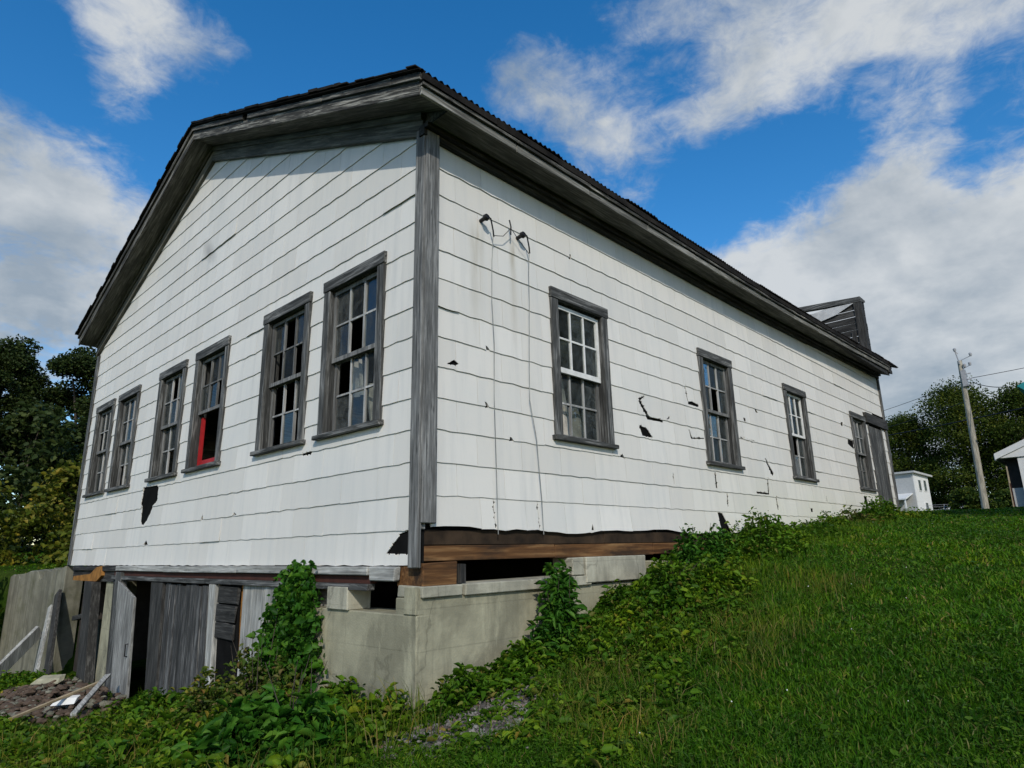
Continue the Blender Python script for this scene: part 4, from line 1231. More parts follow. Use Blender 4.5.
x = np.r_[r.uniform(1.4, 11, 9000), r.uniform(1.5, 4.5, 5000)]; y = np.r_[-np.abs(r.normal(0, 0.5, 9000)) - 0.05, -0.4 - 1.6 * r.random(5000) ** 1.6]
o = blades('rough_grass', np.c_[x, y, G(x, y)], r.uniform(0.06, 0.2, 14000) * np.clip(1.25 + 0.35 * y, 0.4, 1.2), np.full(14000, 0.007), M['weed'], 5, 0.6)
tag(o, 'rough unmown grass between the wall and the lawn', 'grass', kind='stuff')
n_ = 7000
x = r.uniform(-0.2, 4.2, n_); y = -0.75 - 1.5 * r.random(n_) ** 1.25; k = r.random(n_) < 0.55 + 0.45 * np.sin(3.1 * x + 2 * np.sin(2.3 * y)); x, y = x[k], y[k]
k = ~inpoly(x, y, GRAVEL); x, y = x[k], y[k]
o = blades('seeding_grass', np.c_[x, y, G(x, y)], r.uniform(0.06, 0.19, len(x)), np.full(len(x), 0.005), M['straw'], 15, 0.8)
tag(o, 'yellowing uncut grass stalks on the slope right of the gravel', 'grass', kind='stuff')


def plant(name, label, cat, base, P, size, mat, stem_top, nstem=5, up=0.5, ratio=0.5, seed=1, group=None):
    e = empty(name, base); tag(e, label, cat, group)
    o = leaves('foliage', P - np.array(base), size, mat, e, up, ratio, 0.35, 0.12, seed)
    mb = MB(); stems(mb, (0, 0, 0), tuple(np.array(stem_top) - np.array(base)), nstem, random.Random(seed))
    mb.build('stem', M['bark'], e)
    return e


# the climbing vine on the gable
zb = g1(-0.2, 2.0)
P, runs = [], []
for k in range(20):
    yy = 1.82 + r.normal(0, 0.20); xx = -0.10 - abs(r.normal(0, 0.08)); topz = -0.10 - (0.0 if k < 7 else abs(r.normal(0, 0.45))); vy = r.normal(0, 0.012)
    path = []; z = zb
    while z < topz:
        f = (z - zb) / (-0.1 - zb); vy = 0.85 * vy + r.normal(0, 0.010) + 0.02 * (1.80 - yy) * f
        yy += vy; xx += (-0.045 - xx) * 0.08 + r.normal(0, 0.004); path.append((xx, yy, z))
        n = r.integers(5, 13)
        sp = 0.055 + 0.09 * (1 - f) ** 1.6
        P.append(np.c_[np.minimum(-0.04, xx - np.abs(r.normal(0, sp, n))), yy + r.normal(0, sp, n), z + r.normal(0, 0.03, n)])
        z += 0.035
    if len(path) > 3: runs.append(path[::3])
P = np.concatenate(P)
vn = plant('climbing_vine', 'tall green vine climbing the foundation under the gable windows', 'vine', (-0.2, 2.0, zb), P, r.choice([0.035, 0.055, 0.08], len(P), p=[0.35, 0.4, 0.25]), M['vine'], (-0.06, 2.0, -0.2), 2, 0.2, 0.75, 31)
mb = MB(off=(-0.2, 2.0, zb))
for path in runs: mb.tube(path, [0.007 * (1 - 0.7 * i_ / len(path)) for i_ in range(len(path))], 5)
mb.build('runner', M['bark'], vn)
P = np.concatenate([dome(-0.45, 1.9, 0.5, 0.65, 0.72, 2600, r, 0.05), dome(-0.5, 2.7, 0.4, 0.5, 0.6, 1400, r)])
plant('reddish_shrub', 'yellowing shrub bushing out around the foot of the vine', 'shrub', (-0.45, 1.9, g1(-0.45, 1.9)), P, 0.06, M['weed_dry'], (-0.4, 1.9, g1(-.4, 1.9) + 0.8), 9, 0.45, 0.5, 32)
P = np.concatenate([dome(-1.0, 0.45, 0.50, 0.55, 0.50, 3000, r, 0.05)])
plant('nettle_clump', 'bright green clump of weeds left of the gravel patch', 'weeds', (-0.75, 0.55, g1(-0.75, 0.55)), P, 0.10, M['vine'], (-0.7, 0.55, g1(-.7, .55) + 0.6), 8, 0.45, 0.45, 33)
# tall weed against the concrete on the side wall
zb = g1(1.5, -0.2)
P = []
for s in range(13):
    bx_, by_ = 1.50 + r.uniform(-.2, .2), -0.22 + r.uniform(-.08, .06); hgt = r.uniform(0.42, 0.78)
    tt = r.random(230) ** 1.15
    P.append(np.c_[bx_ + r.normal(0, 0.10, 230) * (1.15 - tt) + 0.04 * tt, by_ + r.normal(0, 0.08, 230) * (1.1 - tt), zb + hgt * tt])
P = np.concatenate(P); P = P[P[:, 1] < -0.06]
plant('tall_weed', 'tall upright weed standing against the concrete foundation of the side wall', 'weed', (1.5, -0.2, zb), P, r.choice([0.04, 0.07, 0.1], len(P)), M['vine'], (1.5, -0.22, zb + 0.75), 8, 0.3, 0.3, 34)
# leafy bushes on the side wall
for k, (cx, cy, rx, ry, h, n, lab, mt) in enumerate((
        (2.75, -0.75, 0.75, 0.5, 0.52, 4200, 'low round green bush on the slope right of the tall weed', 'weed'),
        (3.95, -0.42, 0.42, 0.35, 0.75, 2200, 'bush of fine leaves against the end of the brown beam', 'vine'),
        (5.5, -0.5, 0.95, 0.5, 0.55, 3200, 'wide leafy bush under the second side window', 'weed'),
        (9.9, -0.35, 0.6, 0.4, 0.42, 1500, 'small ragged bush under the third side window', 'weed_dry'),
        (11.7, -0.40, 0.75, 0.35, 0.55, 2000, 'green bush just left of the far grey door', 'weed'))):
    P = dome(cx, cy, rx, ry, h, n, r, 0.05); P = P[~inhouse(P[:, 0], P[:, 1])]
    plant('bush', lab, 'bush', (cx, cy, g1(cx, cy)), P, r.choice([0.03, 0.05, 0.075], len(P)), M[mt], (cx, cy, g1(cx, cy) + h * 0.8), 7, 0.5, 0.5, 40 + k, 'bushes along the side wall')


def tree(name, label, base, height, crown, nleaf, leaf, mat, seed, trunk_r=0.2, low=0.25, group=None, clumps=46, cat='tree', up=0.4):
    """tapered trunk with limbs; the crown is a set of ragged clumps of leaves around the limb ends"""
    r = np.random.default_rng(seed); e = empty(name, base); tag(e, label, cat, group)
    mb = MB(); rx, ry = crown
    wob_ = [Vector((r.normal(0, 0.02) * height * k / 4, r.normal(0, 0.02) * height * k / 4, height * 0.86 * k / 4)) for k in range(5)]
    wob_[0] = Vector((0, 0, -0.3))
    mb.tube(wob_, [trunk_r * (1 - 0.2 * k) for k in range(5)], 9)
    C, R = [], []
    for k in range(clumps):
        t = low + (1 - low) * (k + r.random()) / clumps
        prof = math.sin(math.pi * min(1, max(0.06, (t - low) / (1 - low) * 0.86 + 0.14))) ** 0.6
        a = r.uniform(0, 2 * math.pi); q = math.sqrt(r.uniform(0.1, 1)) * prof * r.uniform(0.75, 1.12)
        c = np.array([rx * q * math.cos(a), ry * q * math.sin(a), height * t * r.uniform(0.94, 1.02)])
        C.append(c); R.append((0.20 + 0.16 * r.random()) * min(rx, ry))
        if k % 2 == 0:
            s = max(0.05, t - 0.16) * 0.86
            p0 = Vector((0, 0, height * s)); p1 = Vector(c)
            mb.tube([p0, (p0 + p1) / 2 + Vector((0, 0, -0.04 * height * q)), p1], [trunk_r * 0.33 * (1.1 - t), trunk_r * 0.2 * (1.1 - t), trunk_r * 0.06], 5)
    mb.build('trunk', M['bark'], e)
    per = nleaf // clumps; P = []
    for c, rad in zip(C, R):
        d = r.normal(size=(per, 3)); d /= np.linalg.norm(d, axis=1)[:, None]
        d *= (r.random(per) ** 0.45)[:, None]; P.append(c + d * rad * np.array([1.15, 1.15, 0.8]))
    leaves('crown', np.concatenate(P), leaf, mat, e, up, 0.7, 0.2, 0.1, seed)
    return e


# woods on the far left, behind the building
for k, (bx_, by_, h, cr_, lab) in enumerate((
        (-6.5, 52, 13.6, 3.8, 'dark tall tree at the left edge of the photo'),
        (0.2, 55, 14.4, 3.6, 'dark thin tree with sky showing between its trunks, left of the building'),
        (4.6, 56, 14.9, 3.9, 'tallest dark tree left of the building'),
        (8.8, 53, 14.6, 4.0, 'dark tree partly hidden by the left eave of the building'),
        (13.5, 56, 16.0, 4.4, 'dark tree behind the left corner of the building'))):
    tree('forest_tree', lab, (bx_, by_, g1(bx_, by_)), h, (cr_, cr_), 32000, 0.21, M['tree_dark'], 100 + k, 0.22, (0.34, 0.52, 0.42, 0.3, 0.2)[k], 'dark trees behind the building', 46)
for k, (bx_, by_, h, cr_, lab) in enumerate((
        (-3.0, 38, 7.0, 3.6, 'dark undergrowth bush below the left trees'),
        (3.2, 36, 7.5, 3.4, 'dark bush close behind the left corner of the building'),
        (7.0, 40, 7.5, 3.6, 'dark bush furthest right under the left trees'))):
    tree('undergrowth', lab, (bx_, by_, g1(bx_, by_) - 0.3), h, (cr_, cr_), 6500, 0.3, M['tree_dark'], 120 + k, 0.1, 0.04, 'undergrowth below the left trees', 40, 'bush')
for k, (bx_, by_, h, cr_, lab, mt) in enumerate((
        (-1.2, 19.5, 3.9, 2.2, 'yellow green shrub at the left edge above the retaining wall', 'shrub_yel'),
        (2.0, 19.0, 3.0, 2.0, 'yellow green shrub just left of the building wall', 'shrub_yel'),
        (-2.0, 14.2, 3.0, 1.5, 'green shrub left of the retaining wall', 'tree_mid'),
        (1.6, 14.5, 1.6, 1.1, 'low mossy shrub on top of the retaining wall', 'shrub_yel'))):
    tree('shrub', lab, (bx_, by_, g1(bx_, by_) - 0.1), h, (cr_, cr_), 4200, 0.16, M[mt], 140 + k, 0.05, 0.05, 'shrubs by the retaining wall', 34, 'shrub')

# trees on the right behind the pole
for k, (bx_, by_, h, cr_, lab) in enumerate((
        (84, 14.6, 11.5, 4.4, 'shorter leafy tree behind the white house'),
        (82, 8.6, 13.8, 5.4, 'big round leafy tree behind the utility pole'),
        (80, 3.0, 12.2, 4.8, 'leafy tree behind the white shed eave'),
        (80, -3.5, 12.0, 4.8, 'leafy tree at the right edge of the photo'))):
    tree('leafy_tree', lab, (bx_, by_, g1(bx_, by_)), h, (cr_, cr_), 40000, 0.20, M['tree_mid'], 160 + k, 0.3, 0.08, 'leafy trees behind the pole', 120)
for k, (bx_, by_, h) in enumerate(((62, 6.3, 1.9), (60, 3.0, 1.5))):
    tree('hedge_bush', ('rounded bush by the fence right of the white house', 'low bush right of the pole foot')[k], (bx_, by_, g1(bx_, by_)), h, (1.7, 1.5), 2600, 0.22, M['tree_mid'], 180 + k, 0.05, 0.05, 'bushes by the far fence', 24, 'bush')
# a maple out of frame on the right throws its shadow over the far lawn
tree('maple', 'leafy maple standing on the lawn to the right of the view', (13.3, -8.6, g1(13.3, -8.6)), 7.2, (3.8, 3.8), 9000, 0.3, M['tree_mid'], 190, 0.25, 0.2, None, 50)

# ------------------------------------------------------------------ rubble and loose boards at the left
mb = MB(); r2 = random.Random(17)
for k in range(900):
    a = r2.random(); px = -0.85 + r2.gauss(0, 0.42); py = 7.6 + r2.gauss(0, 1.15)
    hgt = 0.16 * math.exp(-(((px + 0.8) / 0.7) ** 2 + ((py - 7.8) / 1.6) ** 2)); s = r2.uniform(0.015, 0.05) if r2.random() < 0.8 else r2.uniform(0.05, 0.09)
    if px > -0.1: continue
    mb.rock((px, py, g1(px, py) + hgt * r2.uniform(0.5, 1) + 0.01), (s * r2.uniform(.8, 1.6), s * r2.uniform(.8, 1.4), s * .7), k, 0 if r2.random() < 0.72 else 1)
o = mb.build('rubble', [M['brick'], M['conc_moss']]); tag(o, 'heap of broken brick and rubble below the left corner', 'rubble', kind='stuff')


def board(name, label, a, b, w, t, mat, up=(0, 0, 1), cat='board'):
    a, b = Vector(a), Vector(b); mb = MB(off=a); mb.beam(a, b, w, t, 0, up, 0.004)
    o = mb.build(name, mat, None, 0.004, loc=a); return tag(o, label, cat)


board('loose_plank', 'thick mossy plank leaning low against the left part of the retaining wall', (-0.90, 11.0, -2.02), (-0.17, 11.57, -1.32), 0.24, 0.06, M['pale_z'], (0.9, 0.2, 0.6))
board('loose_plank', 'upright plank with a dark face leaning at the right end of the retaining wall', (-0.25, 10.15, -2.0), (-0.08, 10.98, -0.60), 0.26, 0.05, M['dark_z'], (1, 0.2, 0.2))
board('loose_plank', 'short pale board propped in front of the dark leaning plank', (-0.34, 10.55, -2.0), (-0.14, 11.1, -0.85), 0.13, 0.05, M['pale_z'], (1, 0.2, 0.2))
board('long_lath', 'long thin lath lying across the rubble', (-1.5, 5.96, -1.84), (-0.4, 6.6, -1.66), 0.05, 0.03, M['tan'])
board('long_lath', 'shorter lath crossing over the rubble by the white door', (-0.95, 5.5, -1.82), (-0.30, 6.62, -1.58), 0.07, 0.03, M['pale_y'])
mb = MB(off=(-0.9, 6.3, 0)); mb.prism([(-1.0, 6.42, 0.0), (-0.78, 6.2, 0.02), (-0.74, 6.24, 0.09), (-0.92, 6.42, 0.08)], (0.05, 0.05, 0.02))
o = mb.build('broken_panel', M['white'], None, 0.004, loc=(-0.9, 6.3, g1(-0.9, 6.3) + 0.10)); tag(o, 'small broken white panel lying on the rubble', 'debris')
mb = MB(off=(-0.9, 9.5, 0)); mb.prism([(-1.05, 9.6, 0.0), (-0.75, 9.3, 0.0), (-0.7, 9.42, 0.07), (-0.95, 9.65, 0.06)], (0.1, 0.1, 0.03))
o = mb.build('broken_slab', M['conc'], None, 0.004, loc=(-0.7, 8.3, g1(-0.7, 8.3) + 0.16)); tag(o, 'pale broken slab on top of the rubble heap', 'debris')
# a few weeds growing out of the rubble and along the wall top
P = np.concatenate([dome(r.uniform(-1.6, -0.4), r.uniform(8.6, 10.6), 0.35, 0.35, r.uniform(0.15, 0.32), 300, r) for k in range(24)] + [dome(-0.2 - 0.05 * k + 0.55, 11.2 + 0.33 * k, 0.3, 0.25, r.uniform(0.12, 0.35), 220, r) for k in range(8)])
o = leaves('rubble_weeds', P, 0.06, M['weed'], None, 0.5, 0.5, 0.3, 0.12, 77); tag(o, 'weeds between the rubble and the retaining wall', 'weeds', kind='stuff')

# ------------------------------------------------------------------ utility pole and wires
PB = Vector((38.1, 1.56, g1(38.1, 1.56) - 0.1)); PT = Vector((38.14, 1.40, 10.14))
e = empty('utility_pole', PB); tag(e, 'weathered wooden utility pole on the lawn behind the building', 'utility pole')
mb = MB(); mb.tube([(0, 0, -0.5), (PT - PB) * 0.5, (PT - PB) * 0.93], [0.17, 0.145, 0.11], 12)
mb.build('pole', M['pole'], e)
def pp(z): return (PT - PB) * ((z - PB.z) / (PT.z - PB.z))
mb = MB(); mb.beam(pp(9.3) + Vector((-0.13, 0, 0)), pp(10.1) + Vector((-0.12, 0.12, 0)), 0.06, 0.05)
mb.build('top_bracket', M['tin'], e)
for z, dy_ in ((10.15, 0.12), (9.75, -0.55), (9.25, -0.45), (9.2, -0.2)):
    mb = MB(); q = pp(z) + Vector((-0.12, dy_, 0)); mb.tube([q + Vector((0, 0, -0.1)), q, q + Vector((0, 0, 0.06)), q + Vector((0, 0, 0.1))], [0.05, 0.08, 0.08, 0.03], 8)
    mb.tube([pp(z - 0.25) + Vector((-0.05, 0, 0)), q + Vector((0, 0, -0.08))], 0.018, 5)
    mb.build('insulator', M['tin'], e)
mb = MB(); mb.box((pp(8.5) + Vector((-0.22, -0.22, -0.45))), (pp(8.5) + Vector((0.0, 0.02, 0.45))), j=0.01)
for k in range(3): q = pp(8.1 + 0.3 * k); mb.tube([q + Vector((-0.15, 0, 0)), q + Vector((-0.22, -0.25, 0)), q + Vector((-0.18, -0.42, 0.02))], 0.03, 6)
mb.build('service_rack', M['tin'], e)


def wire(name, label, a, b, sag, rad, n=18):
    a, b = Vector(a), Vector(b); mb = MB(off=a)
    mb.tube([a + (b - a) * (i / n) + Vector((0, 0, -4 * sag * (i / n) * (1 - i / n))) for i in range(n + 1)], rad, 5)
    o = mb.build(name, M['blackr'], None, loc=a); return tag(o, label, 'wire')


wire('power_line', 'upper thin wire running from the pole to the right', (38.0, 1.05, 8.45), (36.5, -10, 9.0), 0.15, 0.016)
wire('power_line', 'service wire sagging from the pole to the teal roof', (38.0, 1.02, 8.22), (36.0, -0.62, 7.33), 0.12, 0.02)
wire('power_line', 'thick black cable crossing in front of the right trees', (56, 22, 8.2), (36.5, -7, 7.0), 0.5, 0.038)
wire('power_line', 'thin wire running left from the pole toward the building', (38.0, 1.45, 8.3), (58, 26, 9.2), 0.6, 0.014)
wire('power_line', 'sagging wire running left from the pole just above the thick cable', (38.0, 1.45, 7.25), (56, 23, 9.0), 0.9, 0.02)

# ------------------------------------------------------------------ neighbours on the right
def ew(name, label, cat, loc, rz=0):
    e = empty(name, loc, rz); return tag(e, label, cat)


# white shed with a gable toward the camera; only its left eave is in view
gz = g1(23.5, -2.2)
e = ew('white_shed', 'white gabled shed at the right edge of the lawn', 'shed', (23.4, -1.1, gz))
h = 2.74 - gz
mb = MB(); mb.prism([(0.35, -0.56, -0.3), (0.35, -5.4, -0.3), (0.35, -5.4, h + 0.15), (0.35, -2.98, h + 1.15), (0.35, -0.56, h + 0.15)], (5.5, 0, 0))
mb.build('wall', M['white'], e)
mb = MB()
for s in (0, 1):
    ya, yb = (0.0, -2.98) if s == 0 else (-5.96, -2.98)
    mb.hexa([(-0.05, ya, h - 0.02), (6.2, ya, h - 0.02), (6.2, yb, h + 1.29), (-0.05, yb, h + 1.29), (-0.05, ya, h + 0.04), (6.2, ya, h + 0.04), (6.2, yb, h + 1.36), (-0.05, yb, h + 1.36)])
mb.build('roof', M['tin'], e)
mb = MB()
mb.hexa([(-0.09, 0.02, h - 0.14), (-0.05, 0.02, h - 0.14), (-0.05, -2.98, h + 1.18), (-0.09, -2.98, h + 1.18), (-0.09, 0.02, h + 0.06), (-0.05, 0.02, h + 0.06), (-0.05, -2.98, h + 1.38), (-0.09, -2.98, h + 1.38)])
mb.box((-0.05, 0.0, h - 0.16), (6.2, 0.04, h + 0.03))
mb.build('fascia', M['white'], e)
mb = MB(); mb.prism([(-0.05, -0.02, h - 0.10), (-0.05, -5.9, h - 0.10), (-0.05, -2.98, h + 1.2)], (0.4, 0, 0))
mb.build('gable_boarding', M['white'], e)
mb = MB(); mb.box((0.3, -0.56, -0.3), (0.36, -0.22, h - 0.1)); mb.box((0.35, -0.30, -0.3), (5, -0.22, h - 0.1))
mb.build('dark_doorway', M['void'], e)
mb = MB(); mb.box((0.24, -0.56, -0.2), (0.29, -0.24, 0.68))
mb.build('low_panel', M['greywall'], e)
mb = MB(); mb.box((0.25, -0.225, -0.2), (0.28, -0.195, 0.85))
mb.build('red_post', M['rust_red'], e)
mb = MB(); mb.box((0.0, -0.90, -0.3), (0.345, -0.565, h - 0.1))
mb.build('corner_pier', M['white'], e)
board('leaning_pole', 'tan pole leaning behind the white shed', (32.3, -0.38, g1(32.3, -1)), (32.3, -0.42, 3.2), 0.22, 0.1, M['tan'], (1, 0, 0), 'pole')

# teal-roofed house out of frame; only the tip of its eave shows
e = ew('teal_house', 'teal roof corner poking in at the right edge beside the wires', 'house', (36, -1.30, g1(36, -3)))
zt = 7.22 - g1(36, -3)
mb = MB(); mb.prism([(0.6, -1.2, -0.3), (0.6, -8.0, -0.3), (0.6, -8.0, zt - 0.4), (0.6, -4.6, zt + 1.6), (0.6, -1.2, zt - 0.4)], (7, 0, 0))
mb.build('wall', M['greywall'], e)
mb = MB()
mb.hexa([(-0.1, 0.3, zt - 0.02), (8, 0.3, zt - 0.02), (8, -4.6, zt + 2.4), (-0.1, -4.6, zt + 2.4), (-0.1, 0.3, zt + 0.06), (8, 0.3, zt + 0.06), (8, -4.6, zt + 2.5), (-0.1, -4.6, zt + 2.5)])
mb.hexa([(-0.1, -9.5, zt - 0.02), (8, -9.5, zt - 0.02), (8, -4.6, zt + 2.4), (-0.1, -4.6, zt + 2.4), (-0.1, -9.5, zt + 0.06), (8, -9.5, zt + 0.06), (8, -4.6, zt + 2.5), (-0.1, -4.6, zt + 2.5)])
mb.prism([(-0.12, 0.3, zt + 0.05), (-0.12, -0.1, zt - 0.35), (-0.12, -4.6, zt + 2.0), (-0.12, -4.6, zt + 2.45)], (0.05, 0, 0))
mb.build('roof', M['teal'], e)

# far white two-storey house
bz = 2.2
e = ew('white_house', 'small white two storey house beyond the end of the building', 'house', (69.7, 11.35, bz), math.atan2(-0.2, 0.98))
H = 4.35
mb = MB(); mb.box((0, 0, -1), (3.0, 7, H), 0); mb.build('wall', M['white'], e)
mb = MB(); mb.box((-0.03, 0.05, -1), (-0.003, 6.95, H)); mb.build('grey_left_face', M['greywall'], e)  # thin sheet that colours the left face greyer than the right
mb = MB(); mb.hexa([(-0.35, -0.3, H), (3.4, -0.3, H - 0.3), (3.4, 7.3, H - 0.3), (-0.35, 7.3, H), (-0.35, -0.3, H + 0.18), (3.4, -0.3, H - 0.12), (3.4, 7.3, H - 0.12), (-0.35, 7.3, H + 0.18)])
mb.build('roof', M['greywall'], e)
for (xx, zz_) in ((0.7, 2.6), (1.8, 2.6), (1.5, 0.4)):
    mb = MB(); mb.box((xx, -0.05, zz_), (xx + 0.6, -0.003, zz_ + 1.15)); w = mb.build('window', M['white'], e)
    mb = MB(); mb.box((xx + 0.07, -0.06, zz_ + 0.07), (xx + 0.53, -0.051, zz_ + 1.08)); o = mb.build('pane', M['glass'], None); o.parent = w
    mb = MB()
mb = MB(); mb.hexa([(-1.6, 0.3, 1.75), (-0.035, 0.3, 2.3), (-0.035, 7, 2.3), (-1.6, 7, 1.75), (-1.6, 0.3, 1.87), (-0.035, 0.3, 2.42), (-0.035, 7, 2.42), (-1.6, 7, 1.87)])
mb.build('porch_roof', M['white'], e)
for yy in (0.4, 2.6, 4.8):
    mb = MB(); mb.box((-1.5, yy, -1), (-1.38, yy + 0.12, 1.76)); mb.build('porch_post', M['white'], e)

# low wire fence between the house and the pole
e = ew('wire_fence', 'low pale wire fence between the white house and the pole', 'fence', (64, 9.5, g1(64, 9.5)), 0)
for k in range(6):
    mb = MB(); mb.box((0.25 * k, -1.3 * k - 0.03, -0.3), (0.25 * k + 0.06, -1.3 * k + 0.03, 0.95)); mb.build('post', M['tin'], e)
mb = MB()
for zz_ in (0.25, 0.5, 0.75, 0.92): mb.tube([(0.02, 0, zz_), (1.3, -6.6, zz_)], 0.015, 4)
mb.build('wire', M['tin'], e)

# ------------------------------------------------------------------ sun, sky, camera
SUN = Vector((-0.884, -1.0, 0.9)).normalized()
ELEV = math.asin(SUN.z); AZI = math.atan2(SUN.y, SUN.x)
ld = bpy.data.lights.new('sun', 'SUN'); ld.energy = 3.0; ld.angle = RAD(0.6); ld.color = (1.0, 0.94, 0.83)
so = bpy.data.objects.new('sun', ld); COL.objects.link(so)
so.rotation_euler = SUN.to_track_quat('Z', 'Y').to_euler()

wd_ = bpy.data.worlds.new('World'); SC.world = wd_; wd_.use_nodes = True
nt = wd_.node_tree
for n_ in list(nt.nodes): nt.nodes.remove(n_)
def wn(t, **k):
    x = nt.nodes.new(t)
    for a_, b_ in k.items(): setattr(x, a_, b_)
    return x
def wl(a_, b_): nt.links.new(a_, b_)
def wmath(op, a_, b_=None, clampv=False):
    m = wn('ShaderNodeMath', operation=op, use_clamp=clampv)
    for s, v in ((0, a_), (1, b_)):
        if v is None: continue
        if isinstance(v, (int, float)): m.inputs[s].default_value = v
        else: wl(v, m.inputs[s])
    return m.outputs[0]
out = wn('ShaderNodeOutputWorld'); bg = wn('ShaderNodeBackground'); wl(bg.outputs[0], out.inputs[0]); bg.inputs['Strength'].default_value = 0.13
sky = wn('ShaderNodeTexSky', sky_type='NISHITA'); sky.sun_disc = False; sky.sun_elevation = ELEV
sky.sun_rotation = math.pi / 2 - AZI
sky.air_density = 1.0; sky.dust_density = 0.6; sky.ozone_density = 2.0
hsv = wn('ShaderNodeHueSaturation'); hsv.inputs['Saturation'].default_value = 1.4; hsv.inputs['Value'].default_value = 1.35
wl(sky.outputs[0], hsv.inputs['Color'])
tc = wn('ShaderNodeTexCoord'); gen = tc.outputs['Generated']
nrm = wn('ShaderNodeVectorMath', operation='NORMALIZE'); wl(gen, nrm.inputs[0])
sep = wn('ShaderNodeSeparateXYZ'); wl(nrm.outputs[0], sep.inputs[0])
# clouds lie on a flat layer overhead: project the view direction on it
zc = wmath('ADD', wmath('MAXIMUM', sep.outputs[2], 0.0), 0.22)
cmb = wn('ShaderNodeCombineXYZ'); wl(wmath('DIVIDE', sep.outputs[0], zc), cmb.inputs[0]); wl(wmath('DIVIDE', sep.outputs[1], zc), cmb.inputs[1])
def wnoise(vec, scale, detail, rough, dist=0.0, off=0.0):
    mp = wn('ShaderNodeMapping'); mp.inputs['Location'].default_value = (off, off * 0.7, 0); wl(vec, mp.inputs['Vector'])
    x = wn('ShaderNodeTexNoise'); x.inputs['Scale'].default_value = scale; x.inputs['Detail'].default_value = detail; x.inputs['Roughness'].default_value = rough; x.inputs['Distortion'].default_value = dist
    wl(mp.outputs[0], x.inputs['Vector']); return x.outputs['Fac']
n1 = wnoise(cmb.outputs[0], 2.3, 9, 0.62, 0.35, 3.1)
n2 = wnoise(cmb.outputs[0], 7.0, 7, 0.6, 0.2, 8.3)
n4 = wnoise(cmb.outputs[0], 16.0, 6, 0.65, 0.6, 1.3)
n3 = wnoise(nrm.outputs[0], 3.2, 6, 0.55, 0.3, 5.0)
# banks of cloud and gaps of blue, each a soft patch of the sky dome: direction, sharpness, weight
BANKS = [((0.136, 0.909, 0.394), 60, .60), ((0.111, 0.878, 0.465), 120, .45), ((0.10, 0.945, 0.31), 50, .40), ((0.193, 0.908, 0.372), 160, .15), ((0.13, 0.765, 0.625), 260, .62), ((0.20, 0.765, 0.605), 300, .60), ((0.25, 0.74, 0.62), 400, .40), ((0.175, 0.811, 0.559), 1500, .25),
         ((0.601, 0.505, 0.619), 240, .80), ((0.543, 0.525, 0.655), 500, .42), ((0.66, 0.46, 0.59), 420, .55), ((0.749, 0.199, 0.632), 110, .34), ((0.643, 0.346, 0.683), 260, .34), ((0.809, 0.057, 0.584), 110, .36), ((0.749, 0.253, 0.613), 300, .20),
         ((0.923, 0.172, 0.345), 36, .48), ((0.856, 0.324, 0.404), 120, .36), ((0.943, 0.061, 0.327), 60, .40), ((0.961, 0.129, 0.246), 26, .75), ((0.962, 0.193, 0.193), 60, .5), ((0.729, 0.43, 0.532), 420, .28), ((0.795, 0.225, 0.563), 420, .22), ((0.754, 0.346, 0.559), 600, .25),
         ((0.326, 0.676, 0.661), 70, -.45), ((0.256, 0.794, 0.552), 120, -.50), ((0.07, 0.83, 0.553), 240, -.55), ((0.137, 0.845, 0.517), 400, -.35), ((0.053, 0.807, 0.588), 400, -.35), ((0.223, 0.851, 0.475), 300, -.3), ((0.793, 0.376, 0.479), 320, -.55), ((0.836, 0.279, 0.471), 420, -.70),
         ((0.866, 0.05, 0.495), 260, -.85), ((0.433, 0.605, 0.668), 160, -.45), ((0.825, 0.202, 0.528), 300, -.95), ((0.575, 0.443, 0.687), 400, -.4), ((0.697, 0.338, 0.633), 900, -.15), ((0.2, -0.6, 0.6), 3, .25), ((-0.7, 0.2, 0.6), 4, .2)]
acc = None
for d_, k_, w_ in BANKS:
    dv = Vector(d_).normalized()
    dt = wn('ShaderNodeVectorMath', operation='DOT_PRODUCT'); wl(nrm.outputs[0], dt.inputs[0]); dt.inputs[1].default_value = dv
    ex = wmath('MULTIPLY', wmath('EXPONENT', wmath('MULTIPLY', wmath('SUBTRACT', dt.outputs['Value'], 1.0), float(k_))), float(w_))
    acc = ex if acc is None else wmath('ADD', acc, ex)
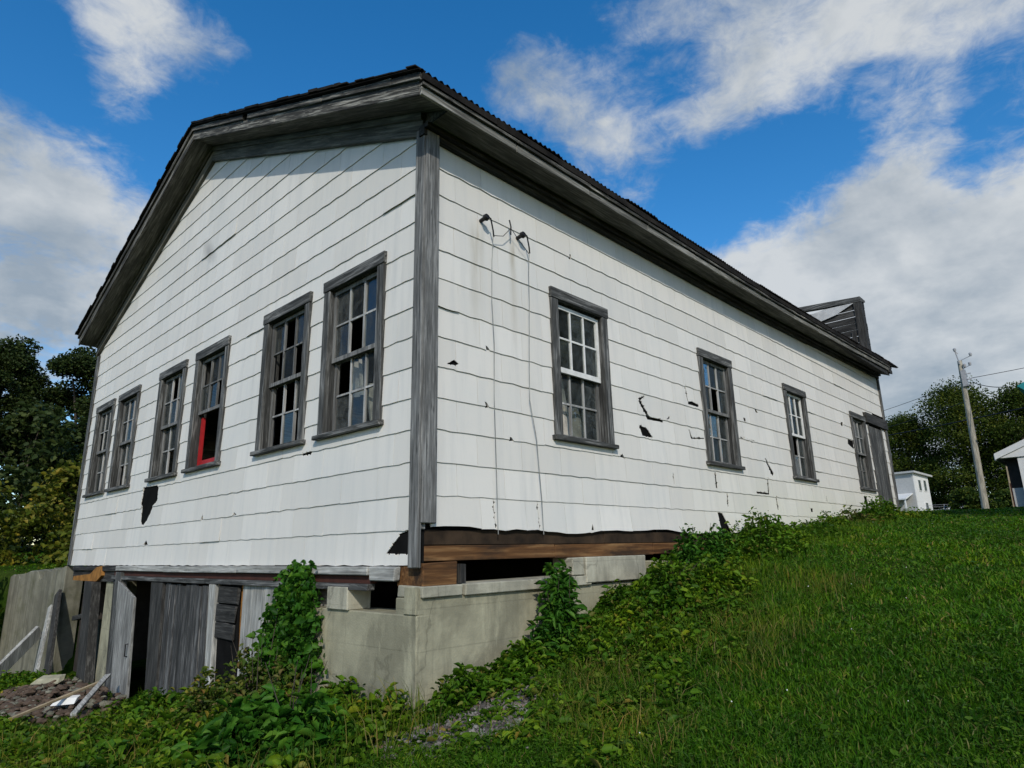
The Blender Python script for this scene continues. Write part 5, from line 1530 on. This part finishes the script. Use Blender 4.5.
cov = wmath('ADD', wmath('ADD', wmath('MULTIPLY', n1, 1.7), wmath('MULTIPLY', n2, 0.5)), wmath('MULTIPLY', acc, 0.62))
cov = wmath('ADD', cov, -1.17)
cov = wmath('ADD', cov, wmath('MULTIPLY', wmath('SUBTRACT', n4, 0.5), 0.6))
cov = wmath('MULTIPLY', cov, 1.75, True)
sm = wn('ShaderNodeMapRange', interpolation_type='SMOOTHSTEP'); wl(cov, sm.inputs[0]); sm.inputs[1].default_value = 0.0; sm.inputs[2].default_value = 1.0
# light and grey parts of the cloud
cr_ = wn('ShaderNodeValToRGB'); e_ = cr_.color_ramp.elements
e_[0].position = 0.40; e_[0].color = (2.5, 2.95, 3.4, 1); e_[1].position = 0.58; e_[1].color = (5.0, 5.2, 5.3, 1)
wl(wmath('ADD', wmath('MULTIPLY', n3, 0.75), wmath('MULTIPLY', n2, 0.25)), cr_.inputs[0])
mx = wn('ShaderNodeMix', data_type='RGBA'); wl(wmath('MULTIPLY', sm.outputs[0], 0.94), mx.inputs[0]); wl(hsv.outputs[0], mx.inputs[6]); wl(cr_.outputs[0], mx.inputs[7])
wl(mx.outputs[2], bg.inputs['Color'])

cam = bpy.data.cameras.new('camera'); co = bpy.data.objects.new('camera', cam); COL.objects.link(co)
yaw, pitch, roll = 0.7596, 0.2509, -0.0213
fw = Vector((math.cos(pitch) * math.cos(yaw), math.cos(pitch) * math.sin(yaw), math.sin(pitch)))
rt = Vector((math.sin(yaw), -math.cos(yaw), 0)); up = rt.cross(fw)
c_, s_ = math.cos(roll), math.sin(roll)
rt2 = rt * c_ + up * s_; up2 = up * c_ - rt * s_
co.matrix_world = Matrix(((rt2.x, up2.x, -fw.x, CAM[0]), (rt2.y, up2.y, -fw.y, CAM[1]), (rt2.z, up2.z, -fw.z, CAM[2]), (0, 0, 0, 1)))
cam.sensor_width = 36.0; cam.lens = 649.12 / 1024 * 36; cam.clip_start = 0.05; cam.clip_end = 3000
SC.camera = co
SC.view_settings.view_transform = 'Standard'; SC.view_settings.look = 'None'; SC.view_settings.exposure = 0.0; SC.view_settings.gamma = 1.0
